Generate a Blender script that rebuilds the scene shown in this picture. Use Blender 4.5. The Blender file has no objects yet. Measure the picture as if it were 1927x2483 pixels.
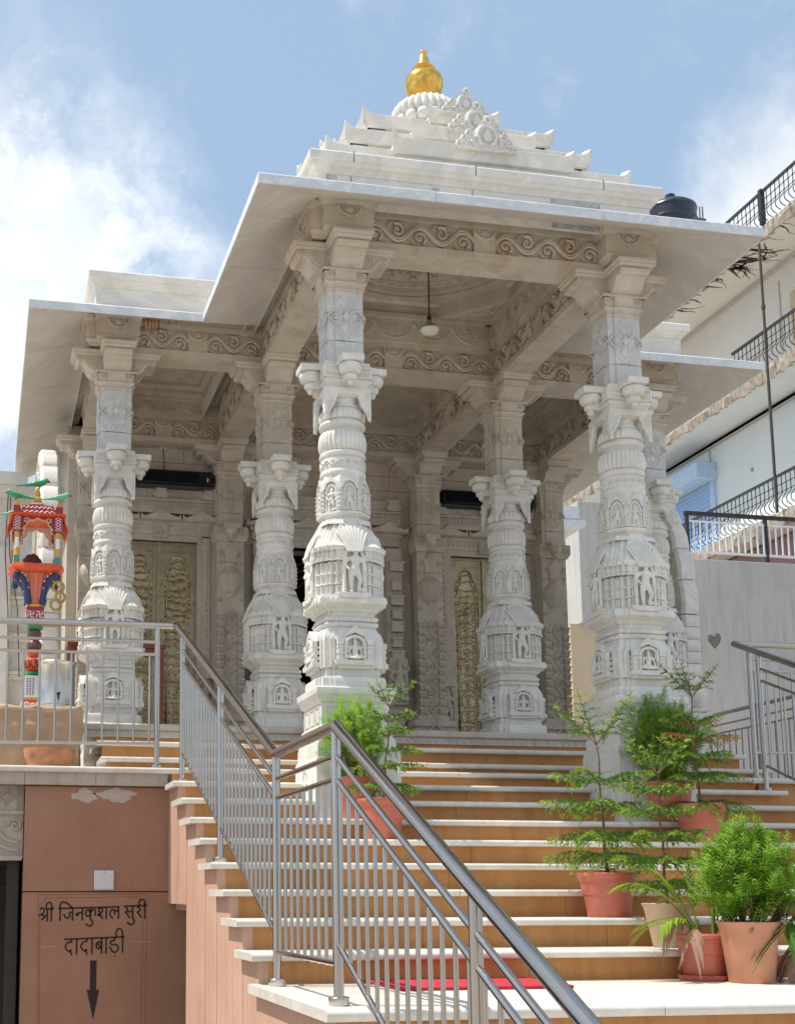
import bpy, bmesh, math, random
from mathutils import Vector, Matrix, Euler
R = math.radians
PI = math.pi
SC = bpy.context.scene
COL = SC.collection
random.seed(7)

# ------------------------------------------------------------------ camera
CAM = Vector((-2.392, -8.275, 0.4257))
cd = bpy.data.cameras.new('camera'); cam = bpy.data.objects.new('camera', cd); COL.objects.link(cam)
yaw, pitch = 0.1955, 0.1558
fwd = Vector((math.sin(yaw)*math.cos(pitch), math.cos(yaw)*math.cos(pitch), math.sin(pitch)))
rgt = Vector((math.cos(yaw), -math.sin(yaw), 0))
upv = rgt.cross(fwd)
M = Matrix((rgt, upv, -fwd)).transposed().to_4x4(); M.translation = CAM
cam.matrix_world = M
cd.sensor_fit = 'HORIZONTAL'; cd.sensor_width = 36.0
cd.lens = 3125.0/1927*36
cd.shift_x = (963.5-571.59)/1927; cd.shift_y = (1670.2-1241.5)/1927
cd.clip_start = 0.05; cd.clip_end = 3000
SC.camera = cam

# ------------------------------------------------------------------ sky and sun
SUN_EL = R(63.5)
sun_dir = Vector((-1.0, 0.16, 0)).normalized()*math.cos(SUN_EL) + Vector((0, 0, math.sin(SUN_EL)))
W = bpy.data.worlds.new('World'); SC.world = W; W.use_nodes = True
nt = W.node_tree; nt.nodes.clear()
def N(t, **k):
    n = nt.nodes.new(t)
    for a, b in k.items(): setattr(n, a, b)
    return n
sky = N('ShaderNodeTexSky', sky_type='NISHITA', sun_disc=False)
sky.sun_elevation = SUN_EL; sky.sun_rotation = math.atan2(sun_dir.x, sun_dir.y)
sky.altitude = 300; sky.air_density = 1.0; sky.dust_density = 2.0; sky.ozone_density = 1.0
tc = N('ShaderNodeTexCoord')
def mth(op, a, b=None, clamp=False):
    n = N('ShaderNodeMath', operation=op, use_clamp=clamp)
    for i, x in enumerate((a, b)):
        if x is None: continue
        if isinstance(x, (int, float)): n.inputs[i].default_value = x
        else: nt.links.new(x, n.inputs[i])
    return n.outputs[0]
def mrange(v, a, b, c=0., d=1.):
    n = N('ShaderNodeMapRange', interpolation_type='SMOOTHSTEP')
    nt.links.new(v, n.inputs[0])
    for i, x in enumerate((a, b, c, d)): n.inputs[i+1].default_value = x
    return n.outputs[0]
def noise(scale, detail, rough, vec, dist=0.):
    n = N('ShaderNodeTexNoise'); n.inputs['Scale'].default_value = scale; n.inputs['Detail'].default_value = detail
    n.inputs['Roughness'].default_value = rough; n.inputs['Distortion'].default_value = dist
    nt.links.new(vec, n.inputs['Vector']); return n
G = tc.outputs['Generated']
warp = noise(9., 6, .62, G)
wv = N('ShaderNodeVectorMath', operation='MULTIPLY_ADD')
sub = N('ShaderNodeVectorMath', operation='SUBTRACT'); nt.links.new(warp.outputs['Color'], sub.inputs[0]); sub.inputs[1].default_value = (.5, .5, .5)
nt.links.new(sub.outputs[0], wv.inputs[0]); wv.inputs[1].default_value = (.16, .16, .16); nt.links.new(G, wv.inputs[2])
def blob(d, r0, r1):
    dn = N('ShaderNodeVectorMath', operation='DISTANCE'); nt.links.new(wv.outputs[0], dn.inputs[0]); dn.inputs[1].default_value = Vector(d).normalized()
    return mrange(dn.outputs['Value'], r0, r1, 1., 0.)
def ray(u, v):
    d = rgt*((u-571.59)/3125.0) + fwd + upv*((1670.2-v)/3125.0); return d.normalized()
cl = None
for (u, v, a, b) in ((90, 800, .02, .15), (250, 470, .0, .10), (300, 640, .03, .10), (420, 700, .0, .09), (60, 420, .0, .09), (-350, 800, .1, .3), (1830, 520, .0, .085), (1990, 450, .02, .11), (1640, 660, .0, .06), (1350, 250, .0, .03)):
    m = blob(ray(u, v), a, b)
    cl = m if cl is None else mth('MAXIMUM', cl, m)
fine = noise(7., 9, .62, wv.outputs[0])
wis = mrange(fine.outputs['Fac'], .46, .80)
cld = mth('MULTIPLY', cl, mrange(fine.outputs['Fac'], .22, .62))
cld = mth('MAXIMUM', cld, mth('MULTIPLY', wis, .42))
# clouds added out of the camera's view, thickened to whiten the shaded fill light
gen = noise(2.2, 8, .6, G)
dv = N('ShaderNodeVectorMath', operation='DISTANCE'); nt.links.new(G, dv.inputs[0]); dv.inputs[1].default_value = ray(963, 600)
offv = mrange(dv.outputs['Value'], .42, .75)
cld = mth('MAXIMUM', cld, mth('MULTIPLY', mth('MULTIPLY', mrange(gen.outputs['Fac'], .42, .60), offv), .9))
shade = mrange(noise(5., 6, .6, wv.outputs[0]).outputs['Fac'], .3, .75, .80, 1.0)
hz = N('ShaderNodeMixRGB', blend_type='MIX'); hz.inputs[0].default_value = .65
nt.links.new(sky.outputs[0], hz.inputs[1]); hz.inputs[2].default_value = (6.2, 8.6, 11.8, 1)
cc = N('ShaderNodeMixRGB', blend_type='MULTIPLY'); cc.inputs[0].default_value = 1; cc.inputs[1].default_value = (13.4, 13.9, 14.6, 1)
cb = N('ShaderNodeCombineColor'); 
for i in range(3): nt.links.new(shade, cb.inputs[i])
nt.links.new(cb.outputs[0], cc.inputs[2])
mx = N('ShaderNodeMixRGB'); nt.links.new(cld, mx.inputs[0]); nt.links.new(hz.outputs[0], mx.inputs[1]); nt.links.new(cc.outputs[0], mx.inputs[2])
bg = N('ShaderNodeBackground'); bg.inputs['Strength'].default_value = 0.072
nt.links.new(mx.outputs[0], bg.inputs['Color'])
wo = N('ShaderNodeOutputWorld'); nt.links.new(bg.outputs[0], wo.inputs['Surface'])

sl = bpy.data.lights.new('sun', 'SUN'); so = bpy.data.objects.new('sun', sl); COL.objects.link(so)
sl.energy = 4.8; sl.angle = R(0.53); sl.color = (1.0, .95, .87)
so.rotation_euler = sun_dir.to_track_quat('Z', 'Y').to_euler(); so.location = (0, 0, 30)
SC.view_settings.view_transform = 'Standard'; SC.view_settings.look = 'None'
SC.view_settings.gamma = 1; SC.view_settings.exposure = 0.25
SC.cycles.max_bounces = 8; SC.cycles.diffuse_bounces = 5; SC.cycles.glossy_bounces = 4
SC.cycles.sample_clamp_indirect = 6

# ------------------------------------------------------------------ materials
class Mat:
    def __init__(s, name):
        s.m = bpy.data.materials.new(name); s.m.use_nodes = True; s.t = s.m.node_tree; s.t.nodes.clear()
        s.o = s.n('ShaderNodeOutputMaterial'); s.b = s.n('ShaderNodeBsdfPrincipled'); s.l(s.b.outputs[0], s.o.inputs['Surface'])
    def n(s, t, **k):
        x = s.t.nodes.new(t)
        for a, b in k.items(): setattr(x, a, b)
        return x
    def l(s, a, b): s.t.links.new(a, b)
    def pos(s, scale=(1, 1, 1), obj=False):
        if obj: g = s.n('ShaderNodeTexCoord').outputs['Object']
        else: g = s.n('ShaderNodeNewGeometry').outputs['Position']
        v = s.n('ShaderNodeVectorMath', operation='MULTIPLY'); s.l(g, v.inputs[0]); v.inputs[1].default_value = scale; return v.outputs[0]
    def noise(s, vec, scale, detail=5, rough=.55, dist=0.):
        x = s.n('ShaderNodeTexNoise'); s.l(vec, x.inputs['Vector'])
        for k, v in (('Scale', scale), ('Detail', detail), ('Roughness', rough), ('Distortion', dist)): x.inputs[k].default_value = v
        return x.outputs['Fac']
    def ramp(s, f, *st):
        x = s.n('ShaderNodeValToRGB'); s.l(f, x.inputs[0]); e = x.color_ramp.elements
        while len(e) < len(st): e.new(.5)
        for i, (p, c) in enumerate(st):
            e[i].position = p; e[i].color = (*c, 1) if len(c) == 3 else c
        return x.outputs[0]
    def mix(s, f, a, b, mode='MIX'):
        x = s.n('ShaderNodeMixRGB', blend_type=mode)
        for i, q in ((0, f), (1, a), (2, b)):
            if isinstance(q, (int, float)): x.inputs[i].default_value = q
            elif isinstance(q, tuple): x.inputs[i].default_value = (*q, 1)
            else: s.l(q, x.inputs[i])
        return x.outputs[0]
    def col(s, c):
        if isinstance(c, tuple): s.b.inputs['Base Color'].default_value = (*c, 1)
        else: s.l(c, s.b.inputs['Base Color'])
    def rough(s, r):
        if isinstance(r, (int, float)): s.b.inputs['Roughness'].default_value = r
        else: s.l(r, s.b.inputs['Roughness'])
    def bump(s, h, strength=.3, dist=.01):
        x = s.n('ShaderNodeBump'); x.inputs['Strength'].default_value = strength; x.inputs['Distance'].default_value = dist
        s.l(h, x.inputs['Height']); s.l(x.outputs[0], s.b.inputs['Normal'])

def simple(name, c, rough=.5, metal=0., var=.12, vscale=12., bump=0., spec=None):
    m = Mat(name); p = m.pos()
    f = m.noise(p, vscale, 5)
    lo = tuple(x*(1-var) for x in c); hi = tuple(min(1, x*(1+var)) for x in c)
    m.col(m.ramp(f, (.3, lo), (.7, hi))); m.rough(rough); m.b.inputs['Metallic'].default_value = metal
    if bump: m.bump(m.noise(p, vscale*4, 6), bump, .006)
    if spec is not None: m.b.inputs['Specular IOR Level'].default_value = spec
    return m.m

def marble(name, base, grey, stain=0., stain_c=(.42, .27, .14), rough=.38, veins=.5, vs=1.6, bump=.12):
    m = Mat(name); p = m.pos()
    w = m.noise(p, 1.1, 4, .5)
    big = m.noise(p, vs, 7, .62, 1.6)
    vein = m.ramp(big, (.40, (0, 0, 0)), (.47, (1, 1, 1)), (.53, (1, 1, 1)), (.60, (0, 0, 0)))
    cloud = m.ramp(m.noise(p, .9, 5, .6), (.38, tuple(x*.93 for x in base)), (.65, base))
    c = m.mix(m.mix(1., vein, (veins, veins, veins), 'MULTIPLY'), cloud, grey)
    fine = m.ramp(m.noise(p, 38, 4, .7), (.35, (.93, .93, .93)), (.65, (1, 1, 1)))
    c = m.mix(1., c, fine, 'MULTIPLY')
    if stain:
        st = m.noise(m.pos((3.2, 3.2, .5)), 1.5, 6, .62)
        c = m.mix(m.mix(1., m.ramp(st, (.50, (0, 0, 0)), (.70, (1, 1, 1))), (stain, stain, stain), 'MULTIPLY'), c, stain_c)
    m.col(c); m.rough(rough)
    m.b.inputs['Specular IOR Level'].default_value = .35
    m.bump(m.noise(p, 55, 5, .6), bump, .004)
    return m.m

MB_WHITE = marble('white_marble', (.79, .765, .705), (.57, .565, .54), .18, (.50, .40, .28))
MB_SHAFT = marble('grey_veined_marble', (.68, .675, .65), (.48, .495, .50), .14, (.45, .36, .26), vs=2.6)
MB_OLD_SHADED = marble('aged_shaded_marble', (.62, .56, .475), (.48, .435, .37), .50, (.36, .235, .12), rough=.5)  # ageing stains, with warm bounce and shade put into the base colour
MB_EAVE = marble('eave_marble', (.68, .65, .60), (.54, .515, .48), .18, (.50, .40, .30), rough=.45)
MB_EDGE = marble('sawn_marble', (.74, .765, .79), (.56, .60, .65), .0, rough=.55, veins=.7, vs=3., bump=.5)
MB_TREAD = marble('tread_marble', (.76, .72, .645), (.58, .545, .50), .16, (.48, .34, .20), rough=.3, vs=2.4)
JOINT = simple('joint_dirt', (.13, .12, .11), .9)

def stone(name, c, c2, dark, rough=.7, streak=.35, joint=None, scale=3.):
    m = Mat(name); p = m.pos()
    f = m.noise(p, scale, 6, .6)
    a = m.ramp(f, (.3, c), (.7, c2))
    s = m.noise(m.pos((7, 7, .8)), 1.6, 5, .6)
    a = m.mix(m.mix(1., m.ramp(s, (.48, (0, 0, 0)), (.75, (1, 1, 1))), (streak,)*3, 'MULTIPLY'), a, dark)
    g = m.ramp(m.noise(p, 60, 4, .7), (.3, (.9, .9, .9)), (.7, (1.05, 1.05, 1.05)))
    a = m.mix(1., a, g, 'MULTIPLY')
    m.col(a); m.rough(rough); m.bump(m.noise(p, 40, 6, .65), .18, .004)
    m.b.inputs['Specular IOR Level'].default_value = .3
    return m.m
RISER = stone('ochre_sandstone', (.43, .195, .062), (.54, .27, .10), (.27, .10, .04), streak=.5)
PINK = stone('pink_sandstone', (.50, .30, .215), (.56, .36, .265), (.36, .20, .14))
SIGNW = stone("brown_sandstone", (.32, .17, .105), (.37, .205, .135), (.30, .15, .10), streak=.4)
GREYST = stone('weathered_band', (.40, .35, .29), (.48, .42, .35), (.20, .17, .14), streak=.7)
BOULD = stone('rough_sandstone', (.38, .27, .17), (.50, .37, .25), (.30, .19, .11), scale=6., rough=.9)
CONC = stone('grey_plaster', (.46, .45, .43), (.53, .52, .50), (.30, .29, .28), streak=.55, scale=1.2, rough=.85)
PLAST = stone('cream_plaster', (.62, .585, .52), (.68, .645, .58), (.50, .46, .40), streak=.25, scale=.7, rough=.8)
PLASTW = stone('pale_blue_plaster', (.64, .69, .70), (.69, .74, .75), (.58, .62, .63), streak=.2, scale=.7, rough=.8)
TANW = stone('tan_plaster', (.55, .44, .30), (.60, .49, .35), (.45, .35, .24), streak=.2, rough=.8)
BROKEN = stone('spalled_concrete', (.30, .25, .20), (.50, .44, .37), (.12, .10, .08), streak=.8, scale=9., rough=.95)
MAROON = simple('maroon_plaster', (.26, .17, .165), .8)
GROUND = stone('ground_paving', (.30, .265, .225), (.36, .32, .27), (.22, .19, .16), rough=.8)

def steel(name='brushed_steel', rough=.16, c=(.50, .47, .435)):
    m = Mat(name); p = m.pos()
    m.col(m.ramp(m.noise(p, 5, 4), (.3, tuple(x*.9 for x in c)), (.7, c))); m.b.inputs['Metallic'].default_value = 1.0
    rr = m.n('ShaderNodeMapRange'); m.l(m.noise(p, 9, 4, .6), rr.inputs[0]); rr.inputs[3].default_value = rough-.05; rr.inputs[4].default_value = rough+.09
    m.rough(rr.outputs[0]); return m.m
STEEL = steel(); DRUM = steel('drum_steel', .26, (.60, .59, .56)); STEELD = steel('shaded_satin_steel', .34, (.30, .27, .25))  # last steel: shade on the right back rail put into a darker colour
GOLD = simple('gilded_metal', (.80, .48, .10), .22, 1., .2, 9.)
BLACKM = simple('black_iron', (.018, .018, .02), .45)
WHITEM = simple('white_iron', (.78, .78, .78), .45, var=.03)
BLACKP = simple('black_plastic', (.012, .013, .018), .35, var=.05)
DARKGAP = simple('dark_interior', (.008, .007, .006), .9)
WHITEP = simple('white_plastic', (.72, .72, .73), .35, var=.03)
SIGNP = simple('blank_plate', (.60, .60, .64), .4, var=.03)
TERRA = simple('terracotta_plastic', (.50, .135, .085), .42, var=.10, vscale=6.)
CLAY = simple('clay_pot', (.52, .235, .14), .75, var=.14, vscale=6., bump=.1)
BEIGEP = simple('beige_clay', (.55, .40, .26), .8, var=.15, vscale=7., bump=.15)
SOIL = simple('soil', (.035, .025, .018), .95)
BARK = simple('young_bark', (.16, .095, .055), .85, var=.3, vscale=40.)
WOODR = simple('varnished_wood', (.22, .06, .025), .4, var=.2)
ENGR = simple('engraved_paint', (.030, .017, .012), .8)
SCRATCH = simple('scratched_stone', (.50, .32, .23), .8)
PATCH = stone('old_cement', (.44, .37, .31), (.50, .42, .36), (.40, .32, .26))
MATRED = simple('red_mat', (.55, .035, .055), .95, var=.25, vscale=160., bump=.9)
GLASSL = simple('lamp_glass', (.62, .64, .50), .25, var=.03)
LSHADE = simple('lamp_shade', (.30, .25, .19), .5)
P_RED = simple('red_paint', (.33, .016, .028), .4, var=.1); P_ORANGE = simple('orange_paint', (.66, .085, .022), .4, var=.1)
P_CORAL = simple('coral_paint', (.66, .20, .13), .45); P_CREAM = simple('cream_paint', (.74, .68, .60), .5)
P_WHITE = simple('white_paint', (.80, .78, .78), .5, var=.03); P_PINK = simple('pale_pink_paint', (.78, .55, .58), .5, var=.03)
P_YEL = simple('yellow_paint', (.62, .36, .045), .4); P_GREEN = simple('parrot_green', (.022, .27, .10), .4, var=.2); P_BLUE = simple('navy_paint', (.028, .045, .14), .4)
P_GREENL = simple('pale_green', (.16, .47, .28), .4); P_TEAL = simple('teal_paint', (.05, .28, .27), .5); P_BROWN = simple('maroon_cloth', (.10, .018, .018), .8, var=.3, vscale=25.)
P_RING = simple('brass_rings', (.44, .27, .055), .45, .3)
BLUESH = simple('blue_shutter', (.30, .45, .70), .5); BLUEB = simple('blue_box', (.42, .56, .74), .5)
DOORB = simple('beige_door', (.50, .37, .24), .6)
TANKM = simple('tank_plastic', (.012, .018, .035), .35)

def silver():
    m = Mat('embossed_silver'); p = m.pos()
    v = m.n('ShaderNodeTexVoronoi', feature='SMOOTH_F1'); m.l(p, v.inputs['Vector']); v.inputs['Scale'].default_value = 24
    w = m.n('ShaderNodeTexWave', wave_type='RINGS'); m.l(p, w.inputs['Vector']); w.inputs['Scale'].default_value = 7; w.inputs['Distortion'].default_value = 9; w.inputs['Detail'].default_value = 3
    h = m.mix(.5, v.outputs['Distance'], w.outputs['Color'])
    m.col(m.ramp(m.noise(p, 5, 5), (.3, (.36, .29, .17)), (.7, (.56, .47, .30)))); m.b.inputs['Metallic'].default_value = .85; m.rough(.36)
    m.bump(h, .9, .012); return m.m
SILVER = silver()
SILVP = simple('plain_silver', (.40, .34, .22), .38, .8, .2)

def foliage(name, c0, c1, tr=.35, rough=.5):
    m = Mat(name); p = m.pos(); f = m.noise(p, 16, 3)
    c = m.ramp(f, (.3, c0), (.7, c1)); m.col(c); m.rough(rough); m.b.inputs['Specular IOR Level'].default_value = .25
    t = m.n('ShaderNodeBsdfTranslucent'); m.l(c, t.inputs[0])
    x = m.n('ShaderNodeMixShader'); x.inputs[0].default_value = tr; m.l(m.b.outputs[0], x.inputs[1]); m.l(t.outputs[0], x.inputs[2]); m.l(x.outputs[0], m.o.inputs['Surface'])
    return m.m
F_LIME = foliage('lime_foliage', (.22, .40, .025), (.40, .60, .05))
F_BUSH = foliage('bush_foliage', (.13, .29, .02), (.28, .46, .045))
F_ARAU = foliage('conifer_foliage', (.055, .14, .022), (.14, .26, .035))
F_ARAU2 = foliage('conifer_tip', (.20, .33, .04), (.34, .44, .06))
F_RUST = foliage('rusty_tip', (.42, .20, .06), (.55, .30, .10))
F_PALM = foliage('palm_leaf', (.13, .24, .02), (.32, .40, .045))
F_PALMD = foliage('dark_palm_leaf', (.04, .12, .015), (.09, .20, .03))
F_DRY = foliage('dry_leaf', (.38, .21, .15), (.50, .34, .26))
F_DARK = foliage('dark_leaf', (.015, .07, .02), (.03, .12, .035), .2, .3)

# ------------------------------------------------------------------ mesh helpers
class MB:
    def __init__(s): s.v = []; s.f = []; s.mi = []; s.cur = 0
    def add(s, vs, fs, M=None):
        o = len(s.v)
        if M is None: s.v += [tuple(p) for p in vs]
        else: s.v += [tuple(M @ Vector(p)) for p in vs]
        s.f += [tuple(i+o for i in f) for f in fs]; s.mi += [s.cur]*len(fs)
        return s
    def box(s, x0, y0, z0, x1, y1, z1, M=None):
        if x0 > x1: x0, x1 = x1, x0
        if y0 > y1: y0, y1 = y1, y0
        if z0 > z1: z0, z1 = z1, z0
        return s.add([(x0, y0, z0), (x1, y0, z0), (x1, y1, z0), (x0, y1, z0), (x0, y0, z1), (x1, y0, z1), (x1, y1, z1), (x0, y1, z1)],
                     [(0, 3, 2, 1), (4, 5, 6, 7), (0, 1, 5, 4), (1, 2, 6, 5), (2, 3, 7, 6), (3, 0, 4, 7)], M)
    def loft(s, rings, cap0=True, cap1=True, M=None, close=True):
        n = len(rings[0]); vs = [p for r in rings for p in r]; fs = []
        for i in range(len(rings)-1):
            for j in range(n if close else n-1):
                k = (j+1) % n; fs.append((i*n+j, i*n+k, (i+1)*n+k, (i+1)*n+j))
        if cap0: fs.append(tuple(reversed(range(n))))
        if cap1: fs.append(tuple((len(rings)-1)*n+j for j in range(n)))
        return s.add(vs, fs, M)
    def lathe(s, prof, n=24, M=None, flute=None, cap=True):
        rings = []
        for i, (r, z) in enumerate(prof):
            ring = []
            for j in range(n):
                a = 2*PI*j/n; rr = r
                if flute and flute[2] <= i <= flute[3]: rr = r*(1+flute[1]*abs(math.sin(a*flute[0]/2))-flute[1]*.6)
                ring.append((rr*math.cos(a), rr*math.sin(a), z))
            rings.append(ring)
        return s.loft(rings, cap, cap, M)
    def tube(s, path, r, n=6, M=None, closed=False, sq=None, ends=None):
        P = [Vector(p) for p in path]; rings = []; m = len(P); prev = None
        for i, p in enumerate(P):
            a = P[(i-1) % m] if (closed or i > 0) else p; b = P[(i+1) % m] if (closed or i < m-1) else p
            t = (b-a)
            if t.length < 1e-9: t = Vector((0, 0, 1))
            t.normalize()
            if prev is None:
                u = t.cross(Vector((0, 1, 0)));
                if u.length < .1: u = t.cross(Vector((1, 0, 0)))
            else: u = prev - t*prev.dot(t)
            if u.length < 1e-6: u = t.orthogonal()
            u.normalize(); w = t.cross(u); prev = u
            rr = r[i] if isinstance(r, (list, tuple)) else r
            ring = []
            for j in range(n):
                an = 2*PI*j/n; q = u*(rr*math.cos(an)) + w*(rr*math.sin(an))
                if sq: q = Vector((q.x*sq[0], q.y*sq[1], q.z*sq[2]))
                ring.append(p+q)
            rings.append(ring)
        if closed: rings.append(rings[0]); return s.loft(rings, False, False, M)
        return s.loft(rings, True, True, M)
    def ell(s, c, r, nu=10, nv=7, M=None):
        if isinstance(r, (int, float)): r = (r, r, r)
        vs = [(c[0], c[1], c[2]-r[2])]; fs = []
        for i in range(1, nv):
            th = PI*i/nv
            for j in range(nu):
                a = 2*PI*j/nu; vs.append((c[0]+r[0]*math.sin(th)*math.cos(a), c[1]+r[1]*math.sin(th)*math.sin(a), c[2]-r[2]*math.cos(th)))
        vs.append((c[0], c[1], c[2]+r[2])); L = len(vs)-1
        for j in range(nu):
            k = (j+1) % nu; fs.append((0, 1+k, 1+j)); fs.append((L, 1+(nv-2)*nu+j, 1+(nv-2)*nu+k))
            for i in range(nv-2): fs.append((1+i*nu+j, 1+i*nu+k, 1+(i+1)*nu+k, 1+(i+1)*nu+j))
        return s.add(vs, fs, M)
    def prism(s, poly, d0, d1, M=None, plane='xz'):
        if plane == 'xz': a = [(x, d0, z) for x, z in poly]; b = [(x, d1, z) for x, z in poly]
        elif plane == 'yz': a = [(d0, x, z) for x, z in poly]; b = [(d1, x, z) for x, z in poly]
        else: a = [(x, z, d0) for x, z in poly]; b = [(x, z, d1) for x, z in poly]
        return s.loft([a, b], True, True, M)
    def quad(s, a, b, c, d, M=None): return s.add([a, b, c, d], [(0, 1, 2, 3)], M)
    def mesh(s, me, M=None): return s.add([v.co[:] for v in me.vertices], [tuple(p.vertices) for p in me.polygons], M)
    def build(s, name, mat, parent=None, smooth=35, bevel=0., recalc=True, seg=2):
        me = bpy.data.meshes.new(name); me.from_pydata(s.v, [], s.f)
        mats = mat if isinstance(mat, (list, tuple)) else [mat]
        for m in mats: me.materials.append(m)
        if len(mats) > 1: me.polygons.foreach_set('material_index', s.mi)
        if recalc:
            bm = bmesh.new(); bm.from_mesh(me); bmesh.ops.recalc_face_normals(bm, faces=bm.faces[:]); bm.to_mesh(me); bm.free()
        if smooth:
            me.shade_smooth()
            if smooth < 180: me.set_sharp_from_angle(angle=R(smooth))
        o = bpy.data.objects.new(name, me); COL.objects.link(o)
        if parent: o.parent = parent
        if bevel:
            b = o.modifiers.new('bevel', 'BEVEL'); b.width = bevel; b.segments = seg; b.limit_method = 'ANGLE'; b.angle_limit = R(40); b.harden_normals = False
        return o

def T(x=0, y=0, z=0): return Matrix.Translation((x, y, z))
def RZ(a): return Matrix.Rotation(a, 4, 'Z')
def RX(a): return Matrix.Rotation(a, 4, 'X')
def RY(a): return Matrix.Rotation(a, 4, 'Y')
def S(x, y=None, z=None): return Matrix.Diagonal((x, x if y is None else y, x if z is None else z, 1))
SIDE = [RZ(k*PI/2) for k in range(4)]      # 0 front(-y) 1 right(+x) 2 back 3 left(-x)
SIDE = [RZ(0), RZ(PI/2), RZ(PI), RZ(-PI/2)]

def thing(name, label, cat, loc=(0, 0, 0), group=None, rz=0):
    o = bpy.data.objects.new(name, None); COL.objects.link(o); o.location = loc; o.rotation_euler = (0, 0, rz)
    o.empty_display_size = .1
    o['label'] = label; o['category'] = cat
    if group: o['group'] = group
    return o
def tag(o, label, cat, group=None):
    o['label'] = label; o['category'] = cat
    if group: o['group'] = group
    return o
def struct(o): o['kind'] = 'structure'; return o
def dup(o, parent=None, loc=None, rz=None):
    c = o.copy(); COL.objects.link(c); c.parent = parent
    if loc is not None: c.location = loc
    if rz is not None: c.rotation_euler = (0, 0, rz)
    for ch in list(o.children): dup(ch, c)
    return c

def square(h, z): return [(-h, -h, z), (h, -h, z), (h, h, z), (-h, h, z)]
def ratha(steps, z):
    """square with stepped central projections; steps = [(half width, depth), ...] from the corner inwards"""
    pts = []
    for k in range(4):
        side = []
        a = steps[0][1]
        side.append((-a, -a))
        prev = a
        for (c, d) in steps[1:]:
            side += [(-c, -prev), (-c, -d)]; prev = d
        mir = [(-x, y) for x, y in reversed(side)][:-1]
        for x, y in side+mir:
            v = SIDE[k] @ Vector((x, y, z)); pts.append(tuple(v))
    return pts
def ngon(r, z, n=8, off=PI/8): return [(r*math.cos(off+2*PI*i/n), r*math.sin(off+2*PI*i/n), z) for i in range(n)]

# ---- relief ornaments, drawn in the x-z plane, raised towards -y
def spiral(cx, cz, r0, r1, turns, a0, sgn=1, n=14):
    return [(cx+(r0+(r1-r0)*i/n)*math.cos(a0+sgn*2*PI*turns*i/n), 0, cz+(r0+(r1-r0)*i/n)*math.sin(a0+sgn*2*PI*turns*i/n)) for i in range(n+1)]
def vine(mb, M, L, H, n, r=None):
    r = r or H*.055
    m = max(1, int(2*n))
    for off, k in ((-H*.055, 1.0), (H*.055, .8)):
        path = [(L*i/(9*m), 0, H*.5+off+H*.29*math.sin(PI*i/9)) for i in range(9*m+1)]
        mb.tube(path, r*k, 5, M, sq=(1, 1.35, 1))
    for k in range(m):
        xc = L*(k+.5)/m; up = 1 if k % 2 == 0 else -1
        w = L/m; R0 = min(w*.36, H*.27); cz = H*.5-up*H*.13
        mb.tube(spiral(xc, cz, R0, H*.05, 1.25, PI*.5*(-up)+.5, up), [r*1.15-.45*r*i/14 for i in range(15)], 5, M, sq=(1, 1.5, 1))
        mb.ell((xc, 0, cz), (H*.07, r*1.5, H*.07), 6, 4, M)
        for q in (-1, 1):
            mb.ell((0, 0, 0), (H*.05, r*1.3, H*.12), 6, 4, M @ T(xc+q*w*.34, 0, H*.5-up*H*.36) @ RY(q*up*.7))
            mb.ell((0, 0, 0), (H*.04, r*1.2, H*.10), 6, 4, M @ T(xc+q*w*.20, 0, H*.5-up*H*.43) @ RY(q*up*1.25))
def crest(mb, M, w):
    """lotus bud in a hanging loop"""
    arc = [(w*.5*math.cos(PI+PI*i/12), 0, w*.46*math.sin(PI+PI*i/12)) for i in range(13)]
    mb.tube(arc, w*.075, 6, M); mb.tube([(x*.68, 0, z*.66) for x, y, z in arc], w*.04, 5, M)
    for a, l in ((-.75, .3), (-.35, .36), (0, .4), (.35, .36), (.75, .3)):
        mb.ell((0, 0, 0), (w*.06, w*.05, w*l*.5), 6, 5, M @ T(0, 0, -w*.34) @ RY(a) @ T(0, 0, w*l*.5))
    mb.ell((0, 0, -w*.53), (w*.1, w*.07, w*.07), 7, 5, M)
def flower(mb, M, w, h):
    for k in range(4):
        a = k*PI/2; sz = h if k % 2 == 0 else w
        Q = M @ RY(a)
        p = [(0, 0, sz*.12), (sz*.22, 0, sz*.26), (sz*.24, 0, sz*.40), (sz*.12, 0, sz*.52), (0, 0, sz*.66)]
        full = p + [(-x, y, z) for x, y, z in reversed(p[:-1])]
        mb.tube(full, w*.038, 5, Q, closed=True, sq=(1, .8, 1))
        mb.tube([(x*.5, 0, .10*sz+z*.62) for x, y, z in full], w*.032, 5, Q, closed=True, sq=(1, .8, 1))
        mb.tube([(w*.12, 0, w*.12), (w*.30, 0, w*.22), (w*.34, 0, w*.34)], [w*.05, w*.05, w*.02], 5, M @ RY(a+.0))
    mb.prism([(0, h*.16), (w*.14, 0), (0, -h*.16), (-w*.14, 0)], -w*.06, w*.05, M)
def lotus(mb, M, L, H, n):
    w = L/n
    for i in range(n):
        xc = w*(i+.5)
        arc = [(xc+w*.46*math.cos(PI+PI*j/12), 0, H*.86+H*.74*math.sin(PI+PI*j/12)) for j in range(13)]
        mb.tube(arc, H*.045, 5, M)
        mb.tube([(xc+(x-xc)*.78, 0, H*.86+(z-H*.86)*.76) for x, y, z in arc], H*.03, 5, M)
        for a, l in ((-1.1, .34), (-.6, .42), (0, .46), (.6, .42), (1.1, .34)):
            mb.ell((0, 0, 0), (H*.065, H*.05, H*l*.5), 6, 4, M @ T(xc, 0, H*.80) @ RY(PI-a) @ T(0, 0, H*l*.62))
        mb.ell((w*i, 0, H*.78), (w*.10, H*.06, H*.12), 6, 4, M)
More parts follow.
